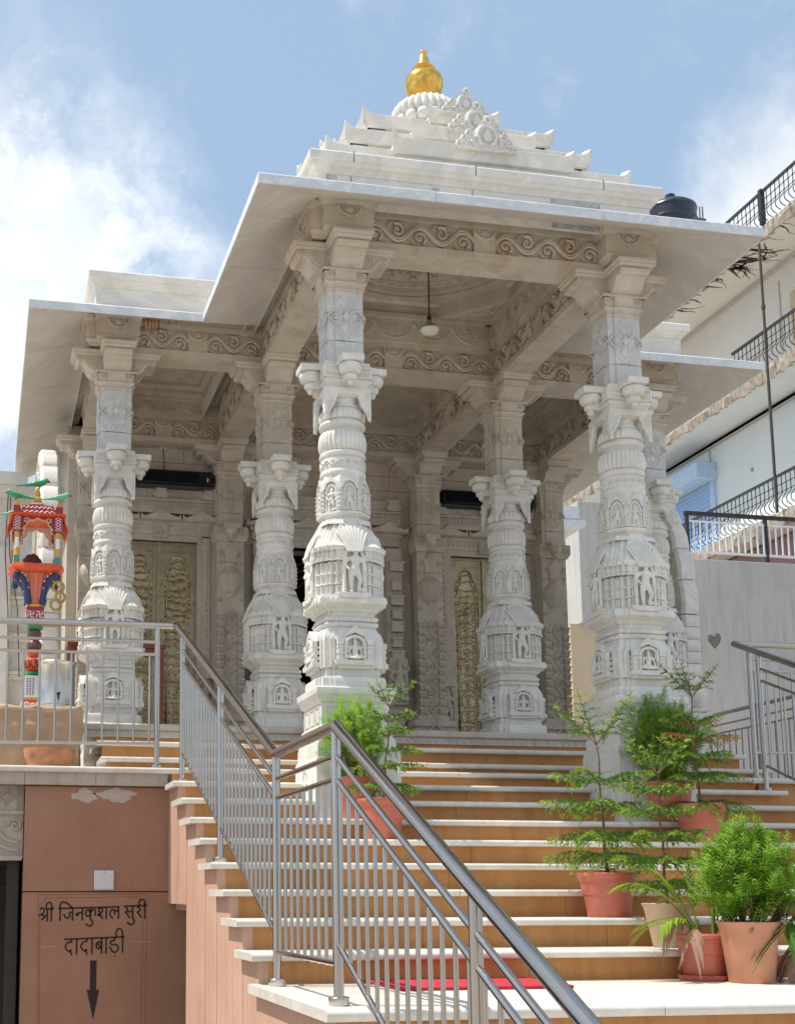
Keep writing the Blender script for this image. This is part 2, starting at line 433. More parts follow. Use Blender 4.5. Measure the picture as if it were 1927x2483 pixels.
def tri_row(mb, M, L, H, n, d=.01):
    w = L/n
    for i in range(n):
        x = w*i
        mb.add([(x+w*.08, 0, H), (x+w*.92, 0, H), (x+w*.5, 0, H*.05), (x+w*.5, -d, H*.62)], [(0, 1, 3), (1, 2, 3), (2, 0, 3), (0, 2, 1)], M)
def scallop_arch(w, h, spring, lobes=7, amp=.12):
    """outline points (x,z) of a cusped arch, left foot to right foot"""
    pts = [(-w, 0), (-w, spring)]
    n = lobes*5
    for i in range(n+1):
        t = i/n; a = PI-PI*t
        k = 1-amp*abs(math.cos(PI*lobes*t/1.0))*1.0
        pts.append((w*k*math.cos(a), spring+(h-spring)*k*math.sin(a)))
    pts += [(w, spring), (w, 0)]
    return pts

def remesh_figure(caps, ells, vox, name):
    mb = MB()
    for a, b, ra, rb in caps:
        a = Vector(a); b = Vector(b); n = 5
        mb.tube([a+(b-a)*i/n for i in range(n+1)], [ra+(rb-ra)*i/n for i in range(n+1)], 10)
        mb.ell(a, ra, 10, 7); mb.ell(b, rb, 10, 7)
    for c, r in ells: mb.ell(c, r, 12, 8)
    o = mb.build(name, MB_WHITE, None, 0)
    m = o.modifiers.new('r', 'REMESH'); m.mode = 'VOXEL'; m.voxel_size = vox
    sm = o.modifiers.new('s', 'SMOOTH'); sm.factor = .5; sm.iterations = 2
    dg = bpy.context.evaluated_depsgraph_get(); dg.update()
    me = bpy.data.meshes.new_from_object(o.evaluated_get(dg)); me.name = name
    me.shade_smooth()
    bpy.data.objects.remove(o); return me
# ------------------------------------------------------------------ carved figures (unit height, facing -y)
def standing(name, flip=1, crown=True):
    f = flip
    caps = [((-.06*f, 0, .48), (-.075*f, -.03, .26), .075, .058), ((-.075*f, -.03, .26), (-.06*f, 0, .04), .056, .036),
            ((.065*f, 0, .48), (.12*f, -.06, .27), .075, .056), ((.12*f, -.06, .27), (.07*f, -.01, .05), .054, .035),
            ((0, 0, .52), (.02*f, 0, .64), .105, .085), ((.02*f, 0, .64), (.03*f, -.01, .74), .09, .12),
            ((-.11*f, 0, .77), (-.215*f, -.01, .62), .045, .036), ((-.215*f, -.01, .62), (-.12*f, -.10, .50), .035, .028),
            ((.16*f, 0, .77), (.235*f, .01, .60), .045, .035), ((.235*f, .01, .60), (.22*f, -.05, .44), .034, .028),
            ((-.12*f, .02, .78), (-.25*f, .0, .80), .036, .03), ((-.25*f, 0, .80), (-.22*f, -.02, .93), .03, .026),
            ((.16*f, .02, .78), (.275*f, .0, .80), .036, .03), ((.275*f, 0, .80), (.25*f, -.02, .93), .03, .026),
            ((.03*f, 0, .80), (.03*f, -.01, .86), .045, .045), ((.03*f, 0, .95), (.03*f, .01, 1.05), .06, .03)]
    ells = [((0, -.01, .50), (.125, .09, .07)), ((-.03*f, -.085, .735), (.05, .045, .045)), ((.09*f, -.085, .735), (.05, .045, .045)),
            ((.03*f, -.02, .895), (.062, .065, .07)), ((-.07*f, -.05, .02), (.05, .08, .025)), ((.08*f, -.05, .025), (.05, .08, .025)),
            ((.03*f, .0, .96), (.075, .065, .02)), ((.2*f, -.05, .06), (.07, .06, .07))]
    return remesh_figure(caps, ells, .019, name)
def seated(name):
    caps = [((-.08, 0, .13), (-.34, -.10, .12), .095, .08), ((-.34, -.10, .12), (.02, -.20, .07), .075, .05),
            ((.08, 0, .13), (.34, -.10, .12), .095, .08), ((.34, -.10, .12), (.0, -.22, .15), .075, .05),
            ((0, 0, .12), (0, 0, .36), .16, .12), ((0, 0, .36), (0, -.01, .52), .12, .15),
            ((-.17, 0, .55), (-.27, -.02, .36), .06, .05), ((-.27, -.02, .36), (-.22, -.14, .22), .048, .04),
            ((.17, 0, .55), (.27, -.02, .36), .06, .05), ((.27, -.02, .36), (.22, -.14, .24), .048, .04),
            ((-.17, .02, .56), (-.34, 0, .52), .05, .042), ((-.34, 0, .52), (-.31, -.03, .74), .042, .036),
            ((.17, .02, .56), (.34, 0, .52), .05, .042), ((.34, 0, .52), (.31, -.03, .74), .042, .036),
            ((0, 0, .58), (0, -.01, .66), .06, .06), ((0, 0, .80), (0, .01, .98), .085, .035)]
    ells = [((0, -.02, .72), (.085, .09, .095)), ((-.075, -.12, .51), (.06, .05, .055)), ((.075, -.12, .51), (.06, .05, .055)), ((0, -.2, .06), (.3, .1, .05))]
    return remesh_figure(caps, ells, .024, name)
FIG_A = standing('deity_relief'); FIG_B = standing('dancer_relief', -1); FIG_S = seated('seated_deity_relief')

def shell(mb, M, w, h):
    """fan-shaped shell above a niche"""
    for i in range(9):
        k = (i-4)/4; a = k*1.05; l = h*(1-.22*k*k)
        mb.tube([(k*w*.22, 0, -.02), (k*w*.34, -.004, l*.35), (k*w*.44, -.003, l*.68), (k*w*.50, .002, l*.90*math.cos(k*.45)), (k*w*.52, .012, l*.97*math.cos(k*.5))],
                [w*.04, w*.055, w*.066, w*.062, w*.03], 6, M, sq=(1, .8, 1))

def niche(mb, M, w, z0, z1, depth=.012, t=.014):
    """arched frame round a figure; the figure stands in front of the recessed ground"""
    s = (z1-z0)
    p = [(-w, 0, z0), (-w, 0, z0+s*.62)] + [(w*math.cos(PI-PI*i/10), 0, z0+s*.62+s*.38*math.sin(PI*i/10)) for i in range(11)] + [(w, 0, z0)]
    mb.tube(p, t, 6, M)

def carved_shaft():
    mb = MB()
    def rt(z, h, a, c): return ratha([(0, a), (c+(h-a)*0+.03, (a+h)/2), (c, h)], z)
    # foot
    mb.loft([rt(1.745, .244, .215, .14), rt(1.80, .244, .215, .14), rt(1.816, .236, .21, .14), rt(1.822, .222, .195, .13)])
    mb.loft([rt(1.818, .208, .185, .115), rt(1.885, .208, .185, .115)])
    # lower body with seated figures
    mb.loft([rt(1.88, .225, .198, .122), rt(2.075, .225, .198, .122), rt(2.105, .218, .190, .115), rt(2.16, .18, .165, .09)])
    for k in range(4):
        Q = SIDE[k]
        mb.prism([(-.128, 1.893), (.128, 1.893), (.135, 1.912), (.135, 1.926), (-.135, 1.926), (-.135, 1.912)], -.262, -.2, Q)
        mb.box(-.115, -.245, 1.872, .115, -.2, 1.895, Q)
        for sx in (-1, 1):
            mb.box(sx*.118, -.25, 1.926, sx*.082, -.2, 2.05, Q)
            for z in (1.926, 1.965, 2.005): mb.box(sx*.122, -.255, z, sx*.078, -.2, z+.012, Q)
            mb.box(sx*.122, -.257, 2.03, sx*.078, -.2, 2.068, Q)
            mb.box(sx*.165, -.215, 1.88, sx*.150, -.18, 2.07, Q)
        niche(mb, Q @ T(0, -.247, 0), .066, 1.928, 2.085, t=.013)
        arc = [(-.11, 2.06), (-.07, 2.075), (-.055, 2.11), (-.03, 2.135), (0, 2.158), (.03, 2.135), (.055, 2.11), (.07, 2.075), (.11, 2.06), (.07, 2.055), (.06, 2.085), (0, 2.11), (-.06, 2.085), (-.07, 2.055)]
        mb.prism(arc, -.252, -.19, Q)
    # two rope rings and the neck
    for z in (2.158, 2.198):
        mb.loft([rt(z+dz, .178+e, .165+e, .09) for dz, e in ((0, 0), (.006, .012), (.019, .018), (.032, .012), (.039, 0))])
    mb.loft([rt(2.23, .176, .162, .10), rt(2.27, .176, .162, .10)])
    # moulded ledge
    mb.loft([rt(2.262, .185, .17, .10), rt(2.276, .20, .185, .12), rt(2.284, .20, .185, .12), rt(2.312, .252, .228, .13), rt(2.33, .256, .232, .13), rt(2.362, .244, .22, .12)])
    # middle body: storeys of little pillars and ledges
    st = lambda z, e=0.: ratha([(0, .172+e), (.155+e, .196+e), (.118+e, .218+e)], z)
    mb.loft([st(2.355), st(2.62)])
    for z in (2.362, 2.435, 2.505, 2.575):
        mb.loft([st(z, .004), st(z+.004, .013), st(z+.010, .013), st(z+.020, .004)])
    for k in range(4):
        Q = SIDE[k]
        for sx in (-1, 1):
            for x, y in ((.112, .218), (.085, .222), (.150, .196), (.168, .176)):
                for z in (2.378, 2.451, 2.521):
                    mb.box(sx*(x-.008), -(y+.009), z, sx*(x+.008), -(y-.02), z+.055, Q)
                    mb.box(sx*(x-.011), -(y+.012), z+.043, sx*(x+.011), -(y-.02), z+.053, Q)
        mb.prism([(-.088, 2.345), (.088, 2.345), (.112, 2.368), (.112, 2.38), (-.112, 2.38), (-.112, 2.368)], -.266, -.2, Q)
        niche(mb, Q @ T(0, -.243, 0), .068, 2.38, 2.705, t=.014)
        mb.box(-.060, -.228, 2.38, .060, -.15, 2.69, Q)
        shell(mb, Q @ T(0, -.262, 2.675) @ RX(-.40), .20, .215)
        mb.box(-.075, -.240, 2.655, .075, -.1, 2.70, Q)
        # pierced blocks
        for sx in (-1, 1):
            for x, y, w in ((.098, .226, .024), (.138, .206, .018), (.166, .186, .014)):
                mb.box(sx*(x-w), -(y+.018), 2.612, sx*(x+w), -.12, 2.672, Q)
                mb.box(sx*(x-w-.004), -(y+.024), 2.668, sx*(x+w+.004), -.12, 2.684, Q)
                mb.box(sx*(x-w-.004), -(y+.024), 2.602, sx*(x+w+.004), -.12, 2.614, Q)
                for dx in (-.5, .5):
                    for dz in (-.5, .5):
                        mb.ell((sx*x+dx*w, -(y+.018), 2.642+dz*.026), (w*.36, .006, .009), 6, 4, Q)
    # roof-like shoulder
    mb.loft([st(2.672, .03), st(2.70, .035), st(2.725, .012), st(2.78, -.008), st(2.84, -.03), st(2.89, -.05), st(2.918, -.06)])
    for k in range(4):
        Q = SIDE[k]
        for sx in (-1, 1):
            mb.loft([[(sx*.05, -.185, 2.87), (sx*.15, -.155, 2.87), (sx*.15, -.12, 2.888), (sx*.05, -.14, 2.888)], [(sx*.05, -.17, 2.905), (sx*.145, -.14, 2.905), (sx*.145, -.10, 2.912), (sx*.05, -.12, 2.912)]], M=Q)
    # octagonal drum with dancers
    mb.loft([ngon(.150, 2.905), ngon(.158, 2.915), ngon(.158, 2.93), ngon(.186, 2.952), ngon(.186, 2.966), ngon(.174, 2.972), ngon(.168, 3.17), ngon(.165, 3.20), ngon(.155, 3.235)])
    for k in range(8):
        Q = RZ(k*PI/4); ap = -.160
        niche(mb, Q @ T(0, ap, 0), .043, 2.972, 3.155, t=.009)
        mb.mesh(FIG_A if k % 2 else FIG_B, Q @ T(0, ap-.002, 2.972) @ S(.155, .13, .155))
        for sx in (-1, 1):
            x = sx*.0635
            mb.box(x-.010, ap-.012, 2.972, x+.010, ap+.02, 3.12, Q)
            for z in (2.99, 3.02, 3.05, 3.08, 3.11): mb.box(x-.013, ap-.016, z, x+.013, ap+.02, z+.008, Q)
        mb.prism([(-.07, 3.12), (-.045, 3.175), (-.02, 3.185), (0, 3.222), (.02, 3.185), (.045, 3.175), (.07, 3.12), (.045, 3.13), (.03, 3.17), (0, 3.18), (-.03, 3.17), (-.045, 3.13)], ap-.012, ap+.03, Q)
    # rings
    mb.lathe([(.120, 3.21), (.140, 3.215), (.155, 3.232), (.160, 3.25), (.158, 3.268), (.150, 3.282), (.154, 3.286), (.154, 3.356), (.146, 3.362), (.146, 3.366), (.157, 3.372), (.163, 3.386), (.160, 3.402), (.148, 3.411), (.138, 3.414)], 40)
    # vine round the band
    pth = [(.156*math.cos(a), .156*math.sin(a), 3.321+.019*math.sin(a*9)) for a in [2*PI*i/108 for i in range(108)]]
    mb.tube(pth, .0055, 5, closed=True)
    for i in range(18):
        a = 2*PI*(i+.5)/18; up = 1 if i % 2 == 0 else -1
        Q = RZ(a+PI/2) @ T(0, -.156, 3.321+up*-.006)
        mb.tube(spiral(0, 0, .017, .003, 1.2, PI*.5*up, up, 9), .0042, 4, Q)
    mb.lathe([(.135, 3.408), (.148, 3.416), (.160, 3.44), (.164, 3.48), (.160, 3.52), (.151, 3.548), (.140, 3.556), (.132, 3.562)], 120, flute=(30, .075, 1, 6))
    mb.lathe([(.128, 3.556), (.132, 3.575), (.145, 3.582), (.160, 3.592), (.164, 3.606), (.158, 3.622), (.146, 3.632), (.138, 3.637)], 40)
    mb.lathe([(.138, 3.634), (.152, 3.640), (.160, 3.662), (.157, 3.69), (.145, 3.712), (.132, 3.72), (.138, 3.726), (.138, 3.734), (.122, 3.745), (.118, 3.80), (.13, 3.83)], 96, flute=(24, .06, 1, 4))
    # square block with hanging corner scrolls
    mb.box(-.14, -.14, 3.79, .14, .14, 3.842)
    pl = [(-.161, 3.844), (.161, 3.844), (.161, 3.612), (.150, 3.625), (.118, 3.682), (.092, 3.722), (.080, 3.765), (.066, 3.80), (-.066, 3.80), (-.080, 3.765), (-.092, 3.722), (-.118, 3.682), (-.150, 3.625), (-.161, 3.612)]
    for k in range(4):
        e = .0015*(k % 2)
        mb.prism([(x*(1-e*2), z) for x, z in pl], -.161-e, -.138, SIDE[k])
        for sx in (-1, 1):
            mb.tube(spiral(sx*.122, 3.765, .034, .006, 1.3, PI/2, -sx, 12), .006, 5, SIDE[k] @ T(0, -.163, 0))
            mb.tube([(sx*.148, 0, 3.82), (sx*.146, 0, 3.73), (sx*.152, 0, 3.66)], .005, 5, SIDE[k] @ T(0, -.163, 0))
            mb.tube([(sx*.088, 0, 3.80), (sx*.098, 0, 3.75), (sx*.125, 0, 3.70), (sx*.148, 0, 3.65)], .006, 5, SIDE[k] @ T(0, -.162, 0))
            mb.ell((sx*.135, -.162, 3.71), (.009, .006, .014), 6, 4, SIDE[k])
        mb.tube([(-.066, -.160, 3.81), (0, -.166, 3.818), (.066, -.160, 3.81)], .006, 5, SIDE[k])
    return mb

def mid_capital():
    mb = MB()
    mb.loft([square(.148, 3.838), square(.150, 3.872), square(.166, 3.886), square(.166, 3.900), square(.158, 3.912), square(.167, 3.920), square(.167, 4.005), square(.160, 4.010), square(.160, 4.030), square(.148, 4.033)])
    for k in range(4):
        Q = SIDE[k]
        for z in (3.918, 3.955, 3.992): mb.box(-.1665, -.176, z-.005, .1665, -.15, z+.005, Q)
        for i in range(5):
            for sx in (-1, 1):
                x = sx*(.080+.0195*i); mb.box(x-.0050, -.1745, 3.92, x+.0050, -.15, 3.99, Q)
        # bell bracket
        mb.loft([[(-.072, -.302, 3.990), (.072, -.302, 3.990), (.08, -.15, 3.990), (-.08, -.15, 3.990)], [(-.078, -.308, 3.998), (.078, -.308, 3.998), (.085, -.15, 3.998), (-.085, -.15, 3.998)],
                 [(-.078, -.308, 4.036), (.078, -.308, 4.036), (.085, -.15, 4.036), (-.085, -.15, 4.036)]], M=Q)
        mb.lathe([(.012, 3.838), (.022, 3.846), (.026, 3.862), (.022, 3.872), (.036, 3.874), (.046, 3.884), (.048, 3.900), (.040, 3.914), (.036, 3.918), (.058, 3.921), (.072, 3.932), (.080, 3.952), (.081, 3.972), (.074, 3.984), (.066, 3.990)], 24, Q @ T(0, -.222, 0))
        mb.box(-.045, -.215, 3.87, .045, -.15, 3.99, Q)
    return mb

def upper_shaft():
    mb = MB()
    rs = lambda z, e=0.: ratha([(0, .126+e), (.078, .1375+e)], z)
    mb.loft([rs(4.033), rs(4.188), rs(4.1885, -.006)], cap1=True)
    mb.loft([rs(4.196, -.006), rs(4.1965), rs(4.556), rs(4.557, -.01)])
    mb.box(-.12, -.12, 4.18, .12, .12, 4.20)
    for k in range(4): flower(mb, SIDE[k] @ T(0, -.1385, 4.37), .20, .27)
    return mb

def capital():
    mb = MB()
    rs = lambda z, e=0.: ratha([(0, .126+e), (.078, .1375+e)], z)
    mb.loft([rs(4.556, -.004), rs(4.562, .004), rs(4.574, .010), rs(4.586, .004), rs(4.600, .004), rs(4.612, .022), rs(4.622, .028), rs(4.634, .012), rs(4.66, .018), rs(4.70, .026), rs(4.716, .03)])
    mb.box(-.125, -.125, 4.71, .125, .125, 4.90)
    for k in range(4):
        Q = SIDE[k] @ T(0, -.158, 0)
        for sx in (-1, 1):
            for x in (.125, .088): mb.tube(spiral(sx*x, 4.672, .017, .004, 1.2, PI/2, sx, 10), .004, 4, Q)
        mb.box(-.165, -.168, 4.698, .165, -.12, 4.7195, SIDE[k])
    return mb

def bracket():
    """curled console pointing to -y"""
    mb = MB()
    prof = [(-.10, 4.720), (-.175, 4.722), (-.205, 4.732), (-.228, 4.750), (-.243, 4.775), (-.258, 4.800), (-.282, 4.812), (-.312, 4.806), (-.334, 4.818), (-.340, 4.838), (-.330, 4.853), (-.10, 4.853)]
    mb.prism(prof, -.112, .112, plane='yz')
    for sx in (-1, 1):
        Q = T(sx*.113, 0, 0) @ RZ(PI/2)
        mb.tube([(y, 0, z) for y, z in [(-.12, 4.745), (-.18, 4.748), (-.215, 4.775), (-.236, 4.81), (-.27, 4.832)]], .006, 5, Q)
        mb.tube(spiral(-.300, 4.830, .019, .004, 1.4, -.3, 1, 12), .0055, 5, Q)
        for i, x in enumerate((-.13, -.155, -.18, -.205)):
            mb.tube([(x, 0, 4.84), (x-.004, 0, 4.815), (x+.012, 0, 4.79-.004*i)], .0045, 5, Q)
    mb.tube([(-.06+.12*i/12, -.19-.012*math.sin(PI*i/12), 4.7255+.010*math.sin(PI*i/12)*abs(math.sin(PI*3*i/12))) for i in range(13)], .005, 5)
    mb.loft([[(-.126, -.352, 4.853), (.126, -.352, 4.853), (.126, -.1, 4.853), (-.126, -.1, 4.853)], [(-.136, -.362, 4.866), (.136, -.362, 4.866), (.136, -.1, 4.866), (-.136, -.1, 4.866)],
             [(-.136, -.362, 4.880), (.136, -.362, 4.880), (.136, -.1, 4.880), (-.136, -.1, 4.880)], [(-.146, -.372, 4.888), (.146, -.372, 4.888), (.146, -.1, 4.888), (-.146, -.1, 4.888)],
             [(-.146, -.372, 4.905), (.146, -.372, 4.905), (.146, -.1, 4.905), (-.146, -.1, 4.905)]])
    return mb

def crest_block():
    mb = MB()
    r = lambda z, e: [(-.178-e, -.262-e, z), (.178+e, -.262-e, z), (.178+e, -.10, z), (-.178-e, -.10, z)]
    mb.loft([r(4.93, -.03), r(4.945, -.02), r(4.955, -.02), r(4.968, .0), r(4.985, .004), r(4.992, -.008), r(5.01, .0), r(5.135, 0.), r(5.14, .012), r(5.152, .016), r(5.168, .026), r(5.186, .03)])
    crest(mb, T(0, -.266, 5.135), .17)
    return mb

def pedestal(tall=True):
    mb = MB()
    mb.loft([square(.236, 1.640), square(.246, 1.652), square(.252, 1.658), square(.262, 1.692), square(.270, 1.700), square(.2715, 1.738), square(.266, 1.745), square(.24, 1.7455)])
    for k in range(4): tri_row(mb, SIDE[k] @ T(-.246, -.257, 1.662) @ RX(-.22), .492, .030, 9, .006)
    if not tall:
        mb.loft([square(.226, 1.20), square(.226, 1.642)])
        for k in range(4):
            for x in (-.145, 0, .145):
                for e in ((x-.055, x+.055, 1.53, 1.538), (x-.055, x+.055, 1.598, 1.606), (x-.055, x-.047, 1.538, 1.598), (x+.047, x+.055, 1.538, 1.598)):
                    mb.box(e[0], -.231, e[2], e[1], -.22, e[3], SIDE[k])
        return mb
    mb.loft([square(.232, 1.49), square(.232, 1.642)])
    mb.loft([square(.248, 1.415), square(.248, 1.482), square(.240, 1.492), square(.22, 1.492)])
    mb.loft([square(.268, 1.285), square(.268, 1.35), square(.258, 1.405), square(.248, 1.418), square(.22, 1.42)])
    mb.loft([square(.282, .70), square(.282, 1.262), square(.272, 1.285), square(.25, 1.286)])
    for k in range(4):
        Q = SIDE[k]; xs = ((-.138, .055), (0, .055), (.138, .055)) if k % 2 else ((-.135, .07), (.135, .07))
        for x, w in xs:
            for e in ((x-w, x+w, 1.512, 1.520), (x-w, x+w, 1.612, 1.620), (x-w, x-w+.008, 1.52, 1.612), (x+w-.008, x+w, 1.52, 1.612)):
                mb.box(e[0], -.238, e[2], e[1], -.225, e[3], Q)
        # raised frame with a carved tree on the base block
        for e in ((-.19, .19, 1.235, 1.245), (-.19, -.18, .9, 1.235), (.18, .19, .9, 1.235)): mb.box(e[0], -.287, e[2], e[1], -.27, e[3], Q)
        for z, w in ((1.19, .05), (1.10, .09), (1.0, .13)):
            mb.tube([(-w, 0, z-.03), (-w*.9, 0, z+.01), (-w*.4, 0, z+.035), (0, 0, z), (w*.4, 0, z+.035), (w*.9, 0, z+.01), (w, 0, z-.03)], .008, 5, Q @ T(0, -.285, 0))
    return mb

# ------------------------------------------------------------------ the temple
temple = thing('marble_temple', 'white marble temple with carved pillars, wide eaves and stepped roof under a gilded finial', 'temple', (1.05, 1.05, 0))
OFF = Vector((-1.05, -1.05, 0))
def tpart(name, mb, mat, loc=(0, 0, 0), bevel=0., smooth=35, parent=None, rz=0., **k):
    o = mb.build(name, mat, parent or temple, smooth, bevel, **k)
    o.location = Vector(loc)+OFF if parent is None else Vector(loc)
    o.rotation_euler = (0, 0, rz); return o

def make_column(mat, upper_mat, tall):
    global b0
    c = tpart('column', carved_shaft(), mat)
    tpart('pedestal', pedestal(tall), mat, parent=c, bevel=.003)
    tpart('mid_capital', mid_capital(), mat, parent=c, bevel=.0025)
    tpart('upper_shaft', upper_shaft(), upper_mat, parent=c, bevel=.002)
    tpart('capital', capital(), MB_OLD_SHADED, parent=c, bevel=.002)
    b = bracket()
    b0 = tpart('bracket', b, MB_OLD_SHADED, parent=c, bevel=.002)
    for k in (1, 2, 3):
        d = b0.copy(); COL.objects.link(d); d.parent = c; d.rotation_euler = (0, 0, (PI/2, PI, -PI/2)[k-1])
    for k in (0, 1, 3):
        for me, z, s, y in ((FIG_A, 2.380, .305, .246), (FIG_S, 1.928, .158, .240)):
            o = bpy.data.objects.new('carved_deity', me); COL.objects.link(o); o.parent = c
            o.matrix_local = SIDE[k] @ T(0, -y, z) @ S(s*1.06, s*.8, s)
            if not me.materials: me.materials.append(MB_WHITE)
    return c
def place(c, x, y): c.location = Vector((x, y, 0))+OFF; return c
COLA = place(make_column(MB_WHITE, MB_SHAFT, True), 0, 0)
COLB = place(dup(COLA, temple), 2.1, 0)
COLC = place(make_column(MB_WHITE, MB_OLD_SHADED, False), 0, 2.1)
COLD = place(dup(COLC, temple), 2.1, 2.1)
COLL = place(dup(COLC, temple), -1.38, 2.1); COLR = place(dup(COLC, temple), 3.48, 2.1)
for c in (COLL, COLR):
    for ch in c.children:
        if ch.name.startswith('upper_shaft'): ch.data = COLA.children[[x.name for x in COLA.children].index('upper_shaft')].data
cb = crest_block()
c0 = None
for (c, ks) in ((COLA, (0, 3)), (COLB, (0, 1)), (COLL, (0, 3)), (COLR, (0, 1))):
    for k in ks:
        if c0 is None: c0 = tpart('crest_block', cb, MB_OLD_SHADED, parent=c, bevel=.002); o = c0
        else: o = c0.copy(); COL.objects.link(o); o.parent = c
        o.rotation_euler = (0, 0, (0, PI/2, PI, -PI/2)[k])

# pilasters against the wall
def pilaster_body():
    mb = MB()
    mb.box(-.137, -.12, 1.70, .137, .1, 3.91)
    # foot mouldings
    for z0, z1, e in ((1.70, 1.98, .07), (1.98, 2.03, .095), (2.03, 2.07, .06), (2.07, 2.13, .085), (2.13, 2.18, .03)):
        mb.box(-.137-e, -.12-e, z0, .137+e, .1, z1)
    mb.tube([(-.10, 0, 1.76), (-.06, 0, 1.90), (-.10, 0, 2.0), (-.03, 0, 2.06), (0, 0, 2.16), (.03, 0, 2.06), (.10, 0, 2.0), (.06, 0, 1.90), (.10, 0, 1.76)], .012, 6, T(0, -.20, 0))
    for z in (1.80, 1.90, 2.0): mb.tube(spiral(0, z, .045, .006, 1.4, 0, 1, 12), .008, 5, T(0, -.198, 0))
    # scroll panel and its edge dentils
    vine(mb, T(.058, -.124, 2.20) @ RY(-PI/2), .98, .116, 3.5, .0075)
    for sx in (-1, 1):
        mb.box(sx*.066, -.128, 2.18, sx*.060, -.1, 3.19)
        for i in range(12):
            z = 2.205+i*.0815
            mb.box(sx*.072, -.142, z, sx*.137, -.1, z+.038); mb.box(sx*.072, -.15, z+.038, sx*.142, -.1, z+.055); mb.box(sx*.085, -.155, z+.008, sx*.10, -.1, z+.030); mb.box(sx*.112, -.155, z+.008, sx*.127, -.1, z+.030)
    mb.box(-.1375, -.121, 3.185, .1375, -.10, 3.192)
    # pot of plenty
    mb.lathe([(.05, 3.33), (.055, 3.36), (.075, 3.37), (.10, 3.41), (.128, 3.47), (.132, 3.53), (.11, 3.585), (.075, 3.615), (.06, 3.64), (.075, 3.655), (.08, 3.665), (.06, 3.68)], 24, T(0, -.09, 0))
    for k in range(8):
        a = 2*PI*k/8+PI/8
        mb.tube([(.077*math.cos(a), .077*math.sin(a), 3.37), (.13*math.cos(a), .13*math.sin(a), 3.47), (.134*math.cos(a), .134*math.sin(a), 3.53), (.08*math.cos(a), .08*math.sin(a), 3.61)], .005, 5, T(0, -.09, 0))
    mb.prism([(-.06, 3.68), (.06, 3.68), (.05, 3.74), (.075, 3.80), (.03, 3.84), (0, 3.90), (-.03, 3.84), (-.075, 3.80), (-.05, 3.74)], -.14, -.1)
    for sx in (-1, 1):
        mb.tube(spiral(sx*.095, 3.77, .034, .006, 1.3, PI/2, -sx, 12), .007, 5, T(0, -.125, 0)); mb.tube(spiral(sx*.105, 3.68, .026, .006, 1.3, -PI/2, sx, 12), .007, 5, T(0, -.125, 0))
        mb.tube(spiral(sx*.105, 3.30, .026, .006, 1.3, PI/2, -sx, 12), .006, 5, T(0, -.125, 0))
    # cap with half bell
    mb.loft([square(.15, 3.90), square(.165, 3.93), square(.172, 3.94), square(.172, 4.03), square(.165, 4.045)])
    for row in (0, 1):
        for i in range(6):
            for sx in (-1, 1): mb.box(sx*(.078+.0155*i)-.004, -.177, 3.95+row*.034, sx*(.078+.0155*i)+.004, -.16, 3.976+row*.034)
    mb.lathe([(.02, 3.90), (.028, 3.925), (.05, 3.945), (.046, 3.96), (.062, 3.985), (.072, 4.01)], 18, T(0, -.18, 0)); mb.box(-.078, -.255, 4.01, .078, -.15, 4.06)
    return mb
p0 = tpart('pilaster', pilaster_body(), MB_OLD_SHADED, (0, 4.2, 0))
src = {ch.name.split('.')[0]: ch for ch in COLC.children if not ch.name.startswith('bracket')}
def complete(p):
    for n in ('upper_shaft', 'capital'):
        d = src[n].copy(); COL.objects.link(d); d.parent = p
    for k in (0, 1, 3):
        d = b0.copy(); COL.objects.link(d); d.parent = p; d.rotation_euler = (0, 0, (0, PI/2, 0, -PI/2)[k])
complete(p0)
for x in (-1.38, 2.1, 3.48): place(dup(p0, temple), x, 4.2)
for x in (-1.38, 3.48):
    pass

# beams with vine friezes
def beam(L):
    mb = MB()
    a = .15; b = L-.15
    mb.box(a-.15, -.132, 4.905, b+.15, .132, 4.955)
    mb.box(a-.15, -.098, 4.955, b+.15, .098, 5.145); mb.box(a-.15, -.134, 5.145, b+.15, .134, 5.19); mb.box(a-.15, -.125, 5.19, b+.15, .125, 5.34)
    n = 2 if L > 1.5 else 1
    hl = (b-a)/2
    for s in (0, 1):
        Q = T(0, -.110, 0) if s == 0 else T(L, .110, 0) @ RZ(PI)
        vine(mb, Q @ T(a, 0, 4.957), hl-.08, .186, n+.5, .0125); vine(mb, Q @ T(a+hl+.08, 0, 4.957), hl-.08, .186, n+.5, .0125)
        crest(mb, Q @ T(L/2, -.012, 5.140), .16)
        mb.box(L/2-.085, -.010, 4.955, L/2+.085, .02, 5.145, Q)
    return mb
be = tpart('beam', beam(2.1), MB_OLD_SHADED, (0, 0, 0)); be2 = tpart('beam', beam(1.38), MB_OLD_SHADED, (-1.38, 2.1, 0))
def cp(o, x, y, rz=0.):
    d = o.copy(); COL.objects.link(d); d.parent = temple; d.location = Vector((x, y, 0))+OFF; d.rotation_euler = (0, 0, rz); return d
for x, y, r in ((0, 2.1, 0), (0, 4.2, 0)): cp(be, x, y, r)
for x, y, r in ((0, .001, PI/2), (2.1, .001, PI/2), (0, 2.101, PI/2), (2.1, 2.101, PI/2), (-1.38, 2.101, PI/2), (3.48, 2.101, PI/2)):
    d = cp(be, x, y, r); d.location.z += .0015
for x, y in ((2.1, 2.1), (-1.38, 4.2), (2.1, 4.2)): cp(be2, x, y)

